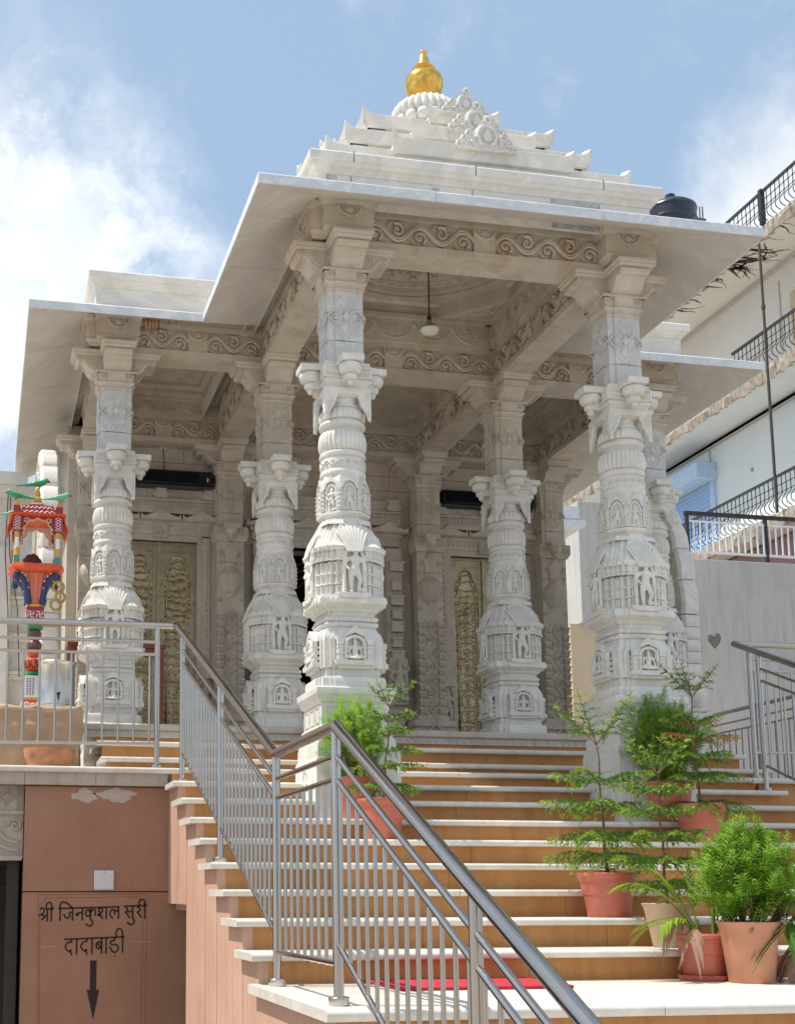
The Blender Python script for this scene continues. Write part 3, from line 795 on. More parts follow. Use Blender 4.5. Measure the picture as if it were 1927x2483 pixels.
# eaves: one broad sloping slab all round
def eaves():
    mb = MB()
    out = [(-2.132, 5.84), (-2.132, 1.348), (-.752, 1.348), (-.752, -.752), (2.852, -.752), (2.852, 1.348), (4.232, 1.348), (4.232, 5.84)]
    inn = [(-1.50, 5.84), (-1.50, 1.98), (-.12, 1.98), (-.12, -.12), (2.22, -.12), (2.22, 1.98), (3.60, 1.98), (3.60, 5.84)]
    rim = [(x+(a-x)*.03, y+(b-y)*.03) for (x, y), (a, b) in zip(out, inn)]
    n = len(out)
    vs = [(x, y, 4.937) for x, y in out]+[(x, y, 5.243) for x, y in inn]+[(x, y, 5.010) for x, y in out]+[(x, y, 5.318) for x, y in inn]
    fs = []
    for i in range(n-1):
        fs += [(i, i+1, n+i+1, n+i), (2*n+i, 3*n+i, 3*n+i+1, 2*n+i+1), (i, 2*n+i, 2*n+i+1, i+1), (n+i, n+i+1, 3*n+i+1, 3*n+i)]
    fs += [(0, n, 3*n, 2*n), (n-1, 3*n-1, 4*n-1, 2*n-1)]
    mb.add(vs, fs)
    return mb, out, inn
mb, EO, EI = eaves()
ev = tpart('eave', mb, MB_EAVE, bevel=.006, smooth=0)
# sawn edge facing, in lengths with open joints
mb = MB(); jm = MB()
for i in range(len(EO)-1):
    a = Vector((*EO[i], 0)); b = Vector((*EO[i+1], 0)); L = (b-a).length; d = (b-a)/L; nn = Vector((-d.y, d.x, 0))
    c = Vector((*EI[i], 0))-a
    if nn.dot(c) > 0: nn = -nn
    k = max(1, round(L/1.15)); w = L/k
    for j in range(k):
        p = a+d*(w*j+.002); q = a+d*(w*(j+1)-.002)
        if j == 0: p = a-d*(.003 if i not in (2, 5) else -.004)
        if j == k-1: q = b+d*(.003 if i not in (1, 4) else -.004)
        jit = random.uniform(0, .002)
        mb.loft([[tuple(p+nn*e+Vector((0, 0, z))) for e, z in ((-.002, 4.940), (.005+jit, 4.938), (.005+jit, 5.006), (-.002, 5.014))], [tuple(q+nn*e+Vector((0, 0, z))) for e, z in ((-.002, 4.940), (.005+jit, 4.938), (.005+jit, 5.006), (-.002, 5.014))]])
tpart('sawn_edge', mb, MB_EDGE, parent=ev, bevel=.003)
# fine seams of the slabs under the eaves
mb = MB()
def seam(a, b, ta, tb):
    def pt(o, i, t): return Vector((o[0]+(i[0]-o[0])*t, o[1]+(i[1]-o[1])*t, 4.937+.306*t-.0012))
    p = pt(*a, ta); q = pt(*b, tb); d = (q-p).normalized(); s = d.cross(Vector((0, 0, 1)))*.0035
    mb.add([p-s, p+s, q+s, q-s, p-s+Vector((0, 0, .002)), p+s+Vector((0, 0, .002)), q+s+Vector((0, 0, .002)), q-s+Vector((0, 0, .002))], [(0, 1, 2, 3), (4, 7, 6, 5), (0, 4, 5, 1), (2, 6, 7, 3), (1, 5, 6, 2), (0, 3, 7, 4)])
for i in (3, 4, 1, 6): seam((EO[i], EI[i]), (EO[i], EI[i]), .02, .98)
for x in (.25, 1.2, 2.0): seam(((x, -.752), (x, -.12)), ((x, -.752), (x, -.12)), .02, .98)
for y in (.2, .95): seam(((-.752, y-.55), (-.12, y)), ((-.752, y-.55), (-.12, y)), .02, .98); seam(((2.852, y), (2.22, y)), ((2.852, y), (2.22, y)), .02, .98)
for y in (2.6, 3.5, 4.4): seam(((-2.132, y-.4), (-1.5, y)), ((-2.132, y-.4), (-1.5, y)), .02, .98); seam(((4.232, y), (3.6, y)), ((4.232, y), (3.6, y)), .02, .98)
tpart('slab_seam', mb, simple('pale_mortar', (.58, .52, .43), .8), parent=ev, smooth=0)
# rust weeping out of the joint above the left bay
mb = MB()
for x, l, w in ((-1.155, .17, .008), (-1.12, .10, .012), (-1.09, .20, .007), (-1.065, .13, .006), (-1.03, .16, .010), (-.94, .06, .006), (-.88, .05, .005)):
    mb.prism([(x-w, 5.215), (x+w, 5.215), (x+w*.7, 5.215-l*.6), (x+w*.2, 5.215-l*.62), (x, 5.215-l*.7), (x-w*.5, 5.215-l*.66)], 1.9655, 1.97)
tpart('rust_stain', mb, simple('rust_stain', (.33, .13, .035), .8, var=.3), smooth=0)
# ------------------------------------------------------------------ pyramid roof
def ring_sq(c, prof, mb):
    mb.loft([[(c[0]+x, c[1]+y, z) for x, y, z in square(h, z)] for h, z in prof], False, False)
CEN = (1.05, 1.05)
mb = MB()
ring_sq(CEN, [(1.26, 5.14), (1.26, 5.385), (1.272, 5.388), (1.276, 5.405), (1.29, 5.42), (1.308, 5.43), (1.32, 5.452), (1.336, 5.460), (1.338, 5.515), (1.328, 5.528), (1.09, 5.534), (1.09, 5.69),
               (.89, 5.70), (.89, 5.962), (.69, 5.97), (.69, 6.228), (.50, 6.235), (.42, 6.26)], mb)
roof = tpart('pyramid_roof', mb, MB_WHITE, bevel=.004, smooth=0)
# vertical joints of the cornice blocks and grey patches of the parapet stones
mb = MB()
for k in range(4):
    for x in (-1.02, -.12, .86): mb.box(x-.0025, -1.3395, 5.455, x+.0025, -1.33, 5.53, T(1.05, 1.05, 0) @ SIDE[k]); mb.box(x-.0025, -1.2615, 5.2, x+.0025, -1.25, 5.385, T(1.05, 1.05, 0) @ SIDE[k])
tpart('stone_joint', mb, JOINT, parent=roof, smooth=0).location = -roof.location + OFF if False else (0, 0, 0)
GREYM = marble('dark_marble', (.52, .53, .54), (.32, .345, .37), .0, vs=5., veins=.8)
for x0, x1, z0, z1 in ((-1.20, -1.12, 5.14, 5.38), (-.42, -.37, 5.27, 5.37), (.48, .86, 5.16, 5.383)):
    mb = MB(); mb.box(x0, -1.2625, z0, x1, -1.24, z1, T(1.05, 1.05, 0)); tpart('grey_block', mb, GREYM, parent=roof, smooth=0)

def tier_face(mb, w, z0, z1, depth, t, hw, horn, Q, e=0.):
    """one overhanging slab on one side: half length hw, plane at y=-depth; upturned corners"""
    top = [(-hw-.004, z1+horn), (-hw+.010, z1+horn*.90), (-hw+.026, z1+horn*.50), (-hw+.05, z1+horn*.18), (-hw+.085, z1)]
    top = top+[(-x, z) for x, z in reversed(top)]
    lo = [(hw-.004, z0), (-hw+.004, z0)]
    A = [(x, -depth-e, z) for x, z in top]+[(x, -depth+.028-e, z) for x, z in lo]
    B = [(x*(1-.045/hw), -depth+.045, z-.004) for x, z in top]+[(x*(1-.045/hw), -depth+.055, z) for x, z in lo]
    mb.loft([A, B], True, True, Q)
    mb.box(-hw+.03, -depth+.033, z0+.006, hw-.03, -depth+t, z1-.006, Q)
mb = MB()
QC = T(1.05, 1.05, 0)
for (w, z0, z1, hn, inner) in ((1.174, 5.585, 5.685, .058, 1.09), (.972, 5.862, 5.955, .055, .89), (.772, 6.135, 6.222, .052, .69)):
    for k in range(4):
        tier_face(mb, w, z0, z1, w, .20, w-(.004 if k % 2 else 0), hn, QC @ SIDE[k], .003 if k % 2 else 0.)
        mb.box(-inner, -inner-.01-.003*(k % 2), z0-.08, inner, -inner+.1, z0+.03, QC @ SIDE[k])
slabs = tpart('roof_tier', mb, MB_WHITE, parent=roof, bevel=.004)
mb = MB()
for (hw, d, z0, z1, hn) in ((.70, 1.245, 5.640, 5.745, .055), (.492, 1.055, 5.905, 5.995, .05), (.285, .865, 6.170, 6.26, .045)):
    for k in range(4):
        Q = QC @ SIDE[k]
        tier_face(mb, hw, z0, z1, d, .25, hw, hn, Q)
        mb.box(-hw+.045, -d+.06, z0-.105, hw-.045, -d+.4, z0+.02, Q)
tpart('projecting_gable', mb, MB_WHITE, parent=roof, bevel=.004)
def palmette(mb, M, s):
    """open-work leaf crest"""
    pts = [(-.5, 0), (-.42, .10), (-.34, .06), (-.30, .16), (-.22, .12), (-.22, .26), (-.15, .40), (-.07, .52), (0, .56), (.07, .52), (.15, .40), (.22, .26), (.22, .12), (.30, .16), (.34, .06), (.42, .10), (.5, 0)]
    mb.prism([(x*s, z*s) for x, z in pts], -.012, .05, M)
    mb.tube([(math.cos(a)*.15*s, -.012, (.24+math.sin(a)*.17)*s) for a in [PI*1.62+2*PI*.88*i/16 for i in range(17)]], .042*s, 6, M)
    mb.prism([(-.05*s, .14*s), (.05*s, .14*s), (.07*s, .22*s), (0, .35*s), (-.07*s, .22*s)], -.035, 0, M)
    for sx in (-1, 1):
        for (x, z, r) in ((.27, .24, .085), (.36, .15, .07), (.45, .06, .06)):
            mb.tube(spiral(sx*x*s, z*s, r*s, .012*s, 1.3, PI/2, -sx, 12), .026*s, 6, M @ T(0, -.014, 0))
        mb.tube([(sx*.2*s, -.01, .02*s), (sx*.24*s, -.02, .12*s), (sx*.2*s, -.02, .22*s)], .022*s, 5, M)
        mb.tube([(sx*.1*s, -.01, .0), (sx*.3*s, -.02, .02*s), (sx*.42*s, -.02, .0)], .022*s, 5, M)
    mb.tube(spiral(0, .52*s, .07*s, .02*s, 1, -PI/2, 1, 10), .03*s, 5, M @ T(0, -.02, 0))
for (d, z, s) in ((1.25, 5.70, .46), (1.06, 5.955, .42), (.87, 6.225, .37)):
    for k in range(4):
        mb = MB(); palmette(mb, QC @ SIDE[k] @ T(0, -d-.004, z), s); tpart('palmette', mb, MB_WHITE, parent=roof)
mb = MB()
mb.lathe([(.48, 6.20), (.49, 6.28), (.45, 6.38), (.37, 6.47), (.29, 6.53), (.25, 6.56), (.23, 6.60), (.25, 6.66)], 48, T(1.05, 1.05, 0))
for k in range(16): mb.ell((0, 0, 0), (.052, .022, .05), 8, 6, QC @ RZ(2*PI*k/16) @ T(0, -.262, 6.645) @ RX(.25))
tpart('bell_dome', mb, MB_WHITE, parent=roof)
mb = MB(); mb.lathe([(.20, 6.675), (.238, 6.685), (.262, 6.715), (.270, 6.755), (.260, 6.80), (.225, 6.84), (.17, 6.86), (.10, 6.865)], 168, QC, flute=(28, .10, 0, 6))
tpart('ribbed_cushion', mb, MB_WHITE, parent=roof)
mb = MB(); mb.lathe([(.085, 6.855), (.095, 6.875), (.095, 6.905), (.112, 6.925), (.140, 6.975), (.156, 7.03), (.157, 7.08), (.146, 7.118), (.118, 7.145), (.085, 7.158), (.10, 7.166), (.104, 7.176), (.085, 7.186), (.072, 7.192), (.085, 7.20), (.086, 7.209), (.066, 7.218), (.055, 7.235), (.048, 7.27), (.034, 7.315), (.024, 7.335), (.030, 7.342), (.032, 7.354), (.024, 7.366), (.010, 7.372), (.004, 7.376)], 40, QC)
tpart('finial', mb, GOLD, parent=roof, smooth=60)

# flat roofs of the side bays with a corniced parapet
def parapet(x0, x1):
    mb = MB(); y0, y1 = 1.74, 5.4
    def rr(e, z): return [(x0-e, y0-e, z), (x1+e, y0-e, z), (x1+e, y1+e, z), (x0-e, y1+e, z)]
    mb.loft([rr(0, 5.15), rr(0, 5.345), rr(.012, 5.35), rr(.016, 5.365), rr(.034, 5.385), (rr(.046, 5.40)), rr(.062, 5.405), rr(.064, 5.462), rr(.055, 5.474), rr(-.25, 5.478)], False, True)
    return mb
tpart('parapet', parapet(-1.585, -.3), MB_WHITE, bevel=.004, smooth=0)
tpart('parapet', parapet(2.4, 3.685), MB_WHITE, bevel=.004, smooth=0)
mb = MB(); mb.box(-.3, 2.35, 5.36, 2.4, 5.5, 5.46); mb.box(-1.5, 5.38, 5.20, 3.6, 7.4, 5.36)
tpart('flat_roof', mb, MB_OLD_SHADED, smooth=0)

# ------------------------------------------------------------------ ceilings
mb = MB()
for k in range(4): 
    Q = QC @ SIDE[k]
    mb.box(-.95, -.93-.002*(k % 2), 5.19, .95, -.89, 5.44, Q)
    lotus(mb, Q @ T(-.885, -.889, 5.20) @ T(1.77, 0, 0) @ RZ(PI), 1.77, .20, 5)
    mb.box(-.93, -.90-.002*(k % 2), 5.40, .93, -.85, 5.435, Q)
    # corner slab of the octagon with its carved triangle
    mb.prism([(-.92, -.92), (-.92, -.33), (-.33, -.92)], 5.432, 5.468, Q, plane='xy')
    mb.tube([(-.86, 0, -.45), (-.86, 0, -.86), (-.45, 0, -.86), (-.86, 0, -.45)], .011, 5, Q @ T(0, 0, 5.430) @ RX(PI/2) @ S(1, 1, -1) if False else Q @ Matrix(((1, 0, 0, 0), (0, 0, 1, 0), (0, 1, 0, 5.430), (0, 0, 0, 1))))
    mb.ell((-.74, -.74, 5.43), (.10, .06, .010), 10, 5, Q); mb.tube(spiral(-.66, -.80, .05, .008, 1.4, 0, 1, 12), .008, 5, Q @ Matrix(((1, 0, 0, 0), (0, 0, 1, 0), (0, 1, 0, 5.430), (0, 0, 0, 1))))
    mb.tube(spiral(-.80, -.66, .05, .008, 1.4, 0, 1, 12), .008, 5, Q @ Matrix(((1, 0, 0, 0), (0, 0, 1, 0), (0, 1, 0, 5.430), (0, 0, 0, 1))))
# upper octagon wall
mb.loft([[(1.05+x, 1.05+y, z) for x, y, _ in ngon(.96, 0)] for z in (5.45, 5.56)], False, False)
ceil = tpart('carved_ceiling', mb, MB_OLD_SHADED, smooth=35)
mb = MB()
prof = [(.98, 5.555), (.80, 5.555), (.795, 5.56), (.80, 5.58), (.76, 5.585), (.755, 5.625), (.70, 5.64), (.695, 5.66), (.62, 5.68), (.615, 5.73), (.54, 5.745), (.535, 5.765), (.46, 5.78), (.455, 5.82), (.36, 5.84), (.355, 5.86), (.22, 5.88), (.0, 5.90)]
mb.lathe(prof, 64, QC, cap=False)
n = 44
for i in range(n):      # hanging leaf tips round the rings
    a = 2*PI*i/n
    Q = QC @ RZ(a)
    mb.add([(.752, -.05, 5.63), (.752, .05, 5.63), (.762, 0, 5.588)], [(0, 1, 2)], Q)
    mb.tube([(.725, -.05, 5.637), (.715, -.025, 5.626), (.725, 0, 5.634), (.735, .025, 5.642), (.725, .05, 5.637)], .007, 4, Q)
    if i % 2 == 0: mb.ell((.655, 0, 5.662), (.035, .032, .016), 7, 4, Q)
    mb.ell((.60, 0, 5.70), (.02, .03, .028), 6, 4, Q)
tpart('dome', mb, MB_OLD_SHADED, recalc=False)

def coffer(cx, cy, hx, hy):
    mb = MB()
    def rr(e, z): return [(cx-hx+e, cy-hy+e, z), (cx+hx-e, cy-hy+e, z), (cx+hx-e, cy+hy-e, z), (cx-hx+e, cy+hy-e, z)]
    mb.loft([rr(.0, 5.18), rr(.015, 5.18), rr(.015, 5.33), rr(.05, 5.335), rr(.05, 5.36), rr(.16, 5.365), rr(.16, 5.395), rr(.17, 5.40), rr(.24, 5.405), rr(.24, 5.44)], False, True)
    for (L, Q, n) in ((2*hx-.06, T(cx+hx-.03, cy-hy+.02, 5.195) @ RZ(PI), 4 if hx > .8 else 3), (2*hx-.06, T(cx-hx+.03, cy+hy-.02, 5.195), 4 if hx > .8 else 3), (2*hy-.06, T(cx-hx+.02, cy-hy+.03, 5.195) @ RZ(PI/2), 4), (2*hy-.06, T(cx+hx-.02, cy+hy-.03, 5.195) @ RZ(-PI/2), 4)):
        lotus(mb, Q, L, .125, n)
    return mb
for cx, hx in ((1.05, .92), (-.69, .56), (2.79, .56)):
    tpart('carved_ceiling', coffer(cx, 3.15, hx, .92), MB_OLD_SHADED)

# ------------------------------------------------------------------ rear wall, doorways and doors
mb = MB()
YW = 4.30
for x0, x1, z0, z1 in ((-1.62, -1.10, 1.6, 4.92), (-.28, .58, 1.6, 4.92), (1.52, 2.38, 1.6, 4.92), (3.20, 3.72, 1.6, 4.92), (-1.10, -.28, 3.93, 4.92), (.58, 1.52, 3.93, 4.92), (2.38, 3.20, 3.93, 4.92)):
    mb.box(x0, YW, z0, x1, YW+.3, z1)
for x in (-1.62, 3.52): mb.box(x, 4.60, 1.2, x+.2, 7.4, 5.2)
mb.box(-1.62, 7.2, 1.2, 3.72, 7.4, 5.2)
wall = tpart('rear_wall', mb, MB_OLD_SHADED, smooth=0)
mb = MB()
for z in (4.60, 4.76): mb.box(-1.38, YW-.002, z, 3.48, YW+.01, z+.004)
for x in (-1.1, -.45, -.2, .35, .8, 1.3, 1.75, 2.45, 3.1): mb.box(x, YW-.002, 4.6 if int(x*10) % 2 else 4.76, x+.004, YW+.01, 4.92)
tpart('stone_joint', mb, JOINT, smooth=0)
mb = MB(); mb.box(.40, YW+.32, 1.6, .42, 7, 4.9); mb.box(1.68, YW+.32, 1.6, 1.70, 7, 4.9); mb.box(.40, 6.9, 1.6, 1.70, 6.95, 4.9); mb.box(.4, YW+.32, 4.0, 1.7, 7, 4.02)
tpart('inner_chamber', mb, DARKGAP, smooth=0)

def door_surround(cx, hw, wide=False):
    """carved jambs, lintel, spiked eave and crowning frieze round an opening of half width hw"""
    mb = MB(); y = YW
    ow = hw+(.34 if wide else .17)
    for sx in (-1, 1):
        Q = T(cx, 0, 0) @ S(sx, 1, 1)
        mb.box(hw, y-.03, 1.62, hw+.05, y+.1, 3.93, Q); mb.box(hw+.05, y-.05, 1.62, hw+.125, y+.1, 3.97, Q)
        for i in range(26): mb.ell((hw+.0875, y-.05, 2.22+i*.067), (.017, .012, .022), 6, 4, Q)
        mb.box(hw+.125, y-.035, 1.62, hw+.17, y+.1, 4.0, Q)
        # small guardian at the foot of the jamb
        mb.box(hw-.004, y-.10, 2.05, hw+.165, y-.02, 2.12, Q); mb.box(hw+.004, y-.09, 2.52, hw+.155, y-.02, 2.60, Q)
        mb.mesh(FIG_A, Q @ T(hw+.08, y-.07, 2.12) @ S(.36, .24, .36)); niche(mb, Q @ T(hw+.08, y-.06, 0), .07, 2.12, 2.52, t=.012)
        if wide:
            mb.box(hw+.17, y-.10, 1.62, ow, y+.1, 3.95, Q)
            for i in range(18): mb.box(hw+.175, y-.115, 2.30+i*.092, hw+.205, y-.08, 2.345+i*.092, Q)
            for z, e in ((3.80, .02), (3.60, .0), (3.44, .016), (3.30, 0), (3.16, .016), (3.0, 0), (2.86, .016), (2.80, 0)):
                mb.box(hw+.215-e, y-.145-e, z-.10, ow-.025+e, y-.1, z, Q); mb.box(hw+.205-e, y-.155-e, z-.02, ow-.015+e, y-.1, z, Q)
            mb.box(hw+.165, y-.17, 2.30, ow+.02, y-.08, 2.78, Q)
            mb.mesh(FIG_A, Q @ T(hw+.255, y-.185, 2.33) @ S(.40, .28, .40)); niche(mb, Q @ T(hw+.255, y-.175, 0), .075, 2.31, 2.76, t=.012)
    mb.box(cx-hw-.05, y-.031, 3.93, cx+hw+.05, y+.1, 3.99); mb.box(cx-ow, y-.045, 3.99, cx+ow, y+.1, 4.085)
    k = int(ow*2/.045)
    for i in range(k): mb.ell((cx-ow+.022+i*.045, y-.045, 4.045), (.016, .010, .02), 6, 4)
    mb.box(cx-.075, y-.07, 3.955, cx+.075, y-.03, 4.10); mb.mesh(FIG_S, T(cx, y-.075, 3.972) @ S(.105, .07, .105)); niche(mb, T(cx, y-.072, 0), .055, 3.965, 4.085, t=.008)
    mb.box(cx-ow-.02, y-.06, 4.085, cx+ow+.02, y+.1, 4.125)
    # spiked eave
    L = 2*ow+.16; n = 3 if not wide else 4
    for i in range(n):
        w = L/n-.02; x0 = cx-L/2+i*L/n+.01
        mb.prism([(x0, 4.125), (x0+w, 4.125), (x0+w, 4.185), (x0+w*.93, 4.155), (x0+w*.78, 4.175), (x0+w*.62, 4.20), (x0+w*.5, 4.245), (x0+w*.38, 4.20), (x0+w*.22, 4.175), (x0+w*.07, 4.155), (x0, 4.185)], y-.125, y-.03)
    mb.box(cx-L/2, y-.10, 4.12, cx+L/2, y, 4.15)
    # crowning courses
    for z0, z1, e in ((4.20, 4.25, .07), (4.25, 4.265, .085), (4.265, 4.325, .06), (4.325, 4.345, .09), (4.345, 4.355, .07), (4.355, 4.47, .05)): mb.box(cx-ow, y-e-.02, z0, cx+ow, y+.05, z1)
    for i in range(int(2*ow/.04)): mb.box(cx-ow+.01+i*.04, y-.09, 4.27, cx-ow+.03+i*.04, y-.07, 4.318)
    ns = 3
    for i in range(ns):
        x = cx+(i-1)*(ow*.9)
        mb.prism([(x-.055, 4.355), (x+.055, 4.355), (x+.085, 4.40), (x+.05, 4.415), (x+.05, 4.45), (x+.09, 4.475), (x-.09, 4.475), (x-.05, 4.45), (x-.05, 4.415), (x-.085, 4.40)], y-.115, y-.05)
    for i in range(ns-1):
        for j in range(3):
            x = cx+(i-.5)*(ow*.9)+(j-1)*.085
            mb.tube([(x-.026, 0, 4.385), (x-.024, 0, 4.415), (x, 0, 4.445), (x+.024, 0, 4.415), (x+.026, 0, 4.385), (x, 0, 4.372)], .006, 5, T(0, y-.072, 0), closed=True)
    return mb
def door_leaf(w, h):
    mb = MB(); t = .03
    mb.box(-w/2, 0, 0, w/2, t, h)
    mb.cur = 1
    for e in ((-w/2, 0, -w/2+.055, h), (w/2-.055, 0, w/2, h), (-w/2+.055, 0, w/2-.055, .13), (-w/2+.055, h-.09, w/2-.055, h)): mb.box(e[0]+.001, -.016, e[1]+.001, e[2]-.001, .002, e[3]-.001)
    for sx in (-1, 1):
        for i in range(9): mb.ell((sx*(w/2-.0275), -.016, .16+i*h*.09), (.011, .008, .011), 6, 4)
    a = w/2-.055
    pts = [(-a, h-.35), (-a*.88, h-.33), (-a*.8, h-.26), (-a*.55, h-.22), (-a*.45, h-.14), (0, h-.115), (a*.45, h-.14), (a*.55, h-.22), (a*.8, h-.26), (a*.88, h-.33), (a, h-.35)]
    mb.prism(pts+[(a, h-.09), (-a, h-.09)], -.012, 0)
    mb.tube([(x, -.012, z) for x, z in pts], .009, 5)
    mb.tube([(x*.8, -.004, z*1.0-.05) for x, z in pts]+[(a*.8, -.004, .17), (-a*.8, -.004, .17)], .008, 5, closed=True)
    mb.cur = 0
    rows = int((h-.62)/.082)
    for i in range(rows):
        z = .20+i*.082
        for j in range(3):
            x = (j-1)*w*.235; sg = 1 if (i+j) % 2 else -1
            mb.tube(spiral(x, z, .036, .006, 1.3, PI/2*sg, sg, 11), .0052, 4, T(0, -.001, 0))
            for q in range(3): mb.ell((0, 0, 0), (.007, .007, .018), 5, 4, T(x, 0, z) @ RY(q*2.1+i) @ T(0, 0, .042))
    return mb
for cx, hw in ((-.69, .385), (2.79, .385)):
    ds = tpart('doorway', door_surround(cx, hw), MB_OLD_SHADED, (0, 0, 0), bevel=.002)
    for sx in (-1, 1):
        lf = tpart('door_leaf', door_leaf(hw-.012, 2.10), [SILVER, SILVP], parent=ds); lf.location = (cx+sx*hw*.5, YW+.06, 1.82)
    mb = MB(); mb.box(cx-.018, YW+.02, 1.82, cx+.018, YW+.06, 3.93); mb.box(cx-hw, YW+.03, 3.90, cx+hw, YW+.10, 3.93); mb.box(cx+hw-.012, YW+.03, 1.82, cx+hw, YW+.07, 3.9); mb.box(cx-hw, YW+.03, 1.82, cx-hw+.012, YW+.07, 3.9)
    tpart('door_stop', mb, SILVP, parent=ds, smooth=0)
    mb = MB(); mb.box(cx-hw-.05, YW-.13, 1.70, cx+hw+.05, YW+.1, 1.82); mb.box(cx-hw*.5, YW-.2, 1.70, cx+hw*.5, YW-.1, 1.79)
    tpart('door_sill', mb, MB_OLD_SHADED, parent=ds, bevel=.006)
tpart('doorway', door_surround(1.05, .45, True), MB_OLD_SHADED, bevel=.002)
# bead string hung inside the dark doorway
mb = MB()
for q in range(4):
    path = [(.62+.26*i/10, 0, 3.86-.05*q-(.10+.03*q)*math.sin(PI*i/10)) for i in range(11)]
    mb.tube(path, .006, 5, T(0, YW+.02, 0))
tpart('bead_garland', mb, P_BROWN)

# ------------------------------------------------------------------ floor of the veranda and its frieze
mb = MB()
def slabp(x0, x1, y):
    mb.loft([[(x0, y+e, z) for e, z in ((.3, 1.735), (.012, 1.735), (0, 1.725), (0, 1.690), (.012, 1.680), (.3, 1.68))], [(x1, y+e, z) for e, z in ((.3, 1.735), (.012, 1.735), (0, 1.725), (0, 1.690), (.012, 1.680), (.3, 1.68))]])
    mb.box(x0, y+.025, 1.625, x1, y+.3, 1.68)
    tri_row(mb, T(x0+.01, y+.022, 1.628), x1-x0-.02, .05, round((x1-x0)/.062), .006)
slabp(-1.60, 3.70, 1.78)
mb.box(-1.60, 2.07, 1.40, 3.70, 7.3, 1.734)
mb.box(-1.60, 1.806, 1.20, 3.70, 2.08, 1.40)
tpart('veranda_floor', mb, MB_OLD_SHADED, bevel=.003)
# ------------------------------------------------------------------ ground, stairs, terraces
mb = MB(); mb.quad((-60, -60, -1.2), (60, -60, -1.2), (60, 120, -1.2), (-60, 120, -1.2)); struct(mb.build('ground', GROUND, smooth=0))
NOSE = [.113-.3565*k for k in range(8)]                 # front edge of treads 1..8 counted downwards
TOPZ = [1.144, 1.008, .867, .726, .581, .432, .287, .142]
stair = thing('marble_staircase', 'broad flight of white marble treads and ochre sandstone risers climbing to the temple', 'staircase', (1.1, -1.2, 0))
SO = Vector((-1.1, 1.2, 0))
def spart(name, mb, mat, **k):
    o = mb.build(name, mat, stair, k.pop('smooth', 35), **k); o.location = SO; return o
def slab(mb, x0, x1, yf, yb, z, th=.036, joints=1.25, seed=0):
    rnd = random.Random(seed); xs = [x0]
    while xs[-1] < x1-joints*1.4: xs.append(xs[-1]+joints*rnd.uniform(.75, 1.2))
    xs.append(x1)
    pr = [(yb, z), (yf+.010, z), (yf+.003, z-.005), (yf, z-.014), (yf+.001, z-.026), (yf+.008, z-th+.002), (yf+.02, z-th), (yb, z-th)]
    for i, (a, b) in enumerate(zip(xs, xs[1:])):
        g0 = .0015 if i else 0; j = rnd.uniform(-.0015, .0015)
        mb.loft([[(x, y, zz+j) for y, zz in pr] for x in (a+g0, b-.0015 if b < x1 else b)])
mt = MB(); mr = MB(); XL, XR = -1.15, 3.352
for k in range(8):
    yb = NOSE[k-1]+.062 if k else .505
    slab(mt, XL, XR, NOSE[k], yb+.01, TOPZ[k], seed=k)
    zb = TOPZ[k+1] if k < 7 else 0.
    xs = [XL+.045, -.2+.5*math.sin(k*2.1), .9+.4*math.sin(k*3.7), 2.2+.4*math.sin(k*1.3), XR-.045]
    for a, b in zip(xs, xs[1:]): mr.box(a+.0012, NOSE[k]+.050, zb-.05, b-.0012, NOSE[k]+.09, TOPZ[k]-.034)
# landing and the flight below it
slab(mt, XL, XR+1.2, -3.69, -2.29, 0., th=.042, joints=1.6, seed=21)
mr.box(XL+.045, -3.64, -.30, XR+1.15, -3.60, -.040)
for k in range(7):
    z = -.148*(k+1); yf = -3.98-.34*k
    slab(mt, XL, XR+1.2, yf, yf+.40, z, seed=31+k); mr.box(XL+.045, yf+.05, z-.2, XR+1.15, yf+.09, z-.034)
slab(mt, -1.048, 3.298, .46, 1.0, 1.266, seed=91); mr.box(-1.10, .51, 1.05, 3.34, .55, 1.232)
# upper steps reaching across the whole front of the veranda
for (yf, yb, z, zb) in ((.81, 1.24, 1.368, 1.265), (1.17, 1.84, 1.522, 1.368)):
    slab(mt, -1.56, 3.72, yf, yb, z, seed=int(yf*100))
    mr.box(-1.52, yf+.05, zb-.02, 3.68, yf+.09, z-.034)
mr.box(-1.52, 1.82, 1.48, 3.68, 1.86, 1.63)
spart('marble_tread', mt, MB_TREAD, smooth=40); spart('sandstone_riser', mr, RISER, smooth=0)
# cheek wall under the left ends of the treads, one upright slab to each step
mb = MB()
for k in range(8):
    y0 = NOSE[k]+.048; y1 = (NOSE[k-1]+.048) if k else .574
    z0 = .34 if k < 2 else -1.2; off = .0025*(k % 3)
    mb.box(-1.112+off, y0+.0012, z0, -1.06, y1-.0012, TOPZ[k]-.036)
    for g in (.33, .66): mb.box(-1.1135+off, y0+(y1-y0)*g, z0+.0, -1.10, y0+(y1-y0)*g+.012, TOPZ[k]-.05)
mb.box(-1.112, -3.638, -1.2, -1.06, NOSE[7]+.046, -.042)
for k in range(7): mb.box(-1.110, -3.98-.34*k+.05, -1.2, -1.06, -3.98-.34*k+.388, -.148*(k+1)-.036)
mb.box(-1.06, -.20, -1.2, -1.02, -.16, .45); mb.box(-1.06, -.2, .30, 1.0, .55, .34)
spart('cheek_wall', mb, PINK, smooth=0, bevel=.002)

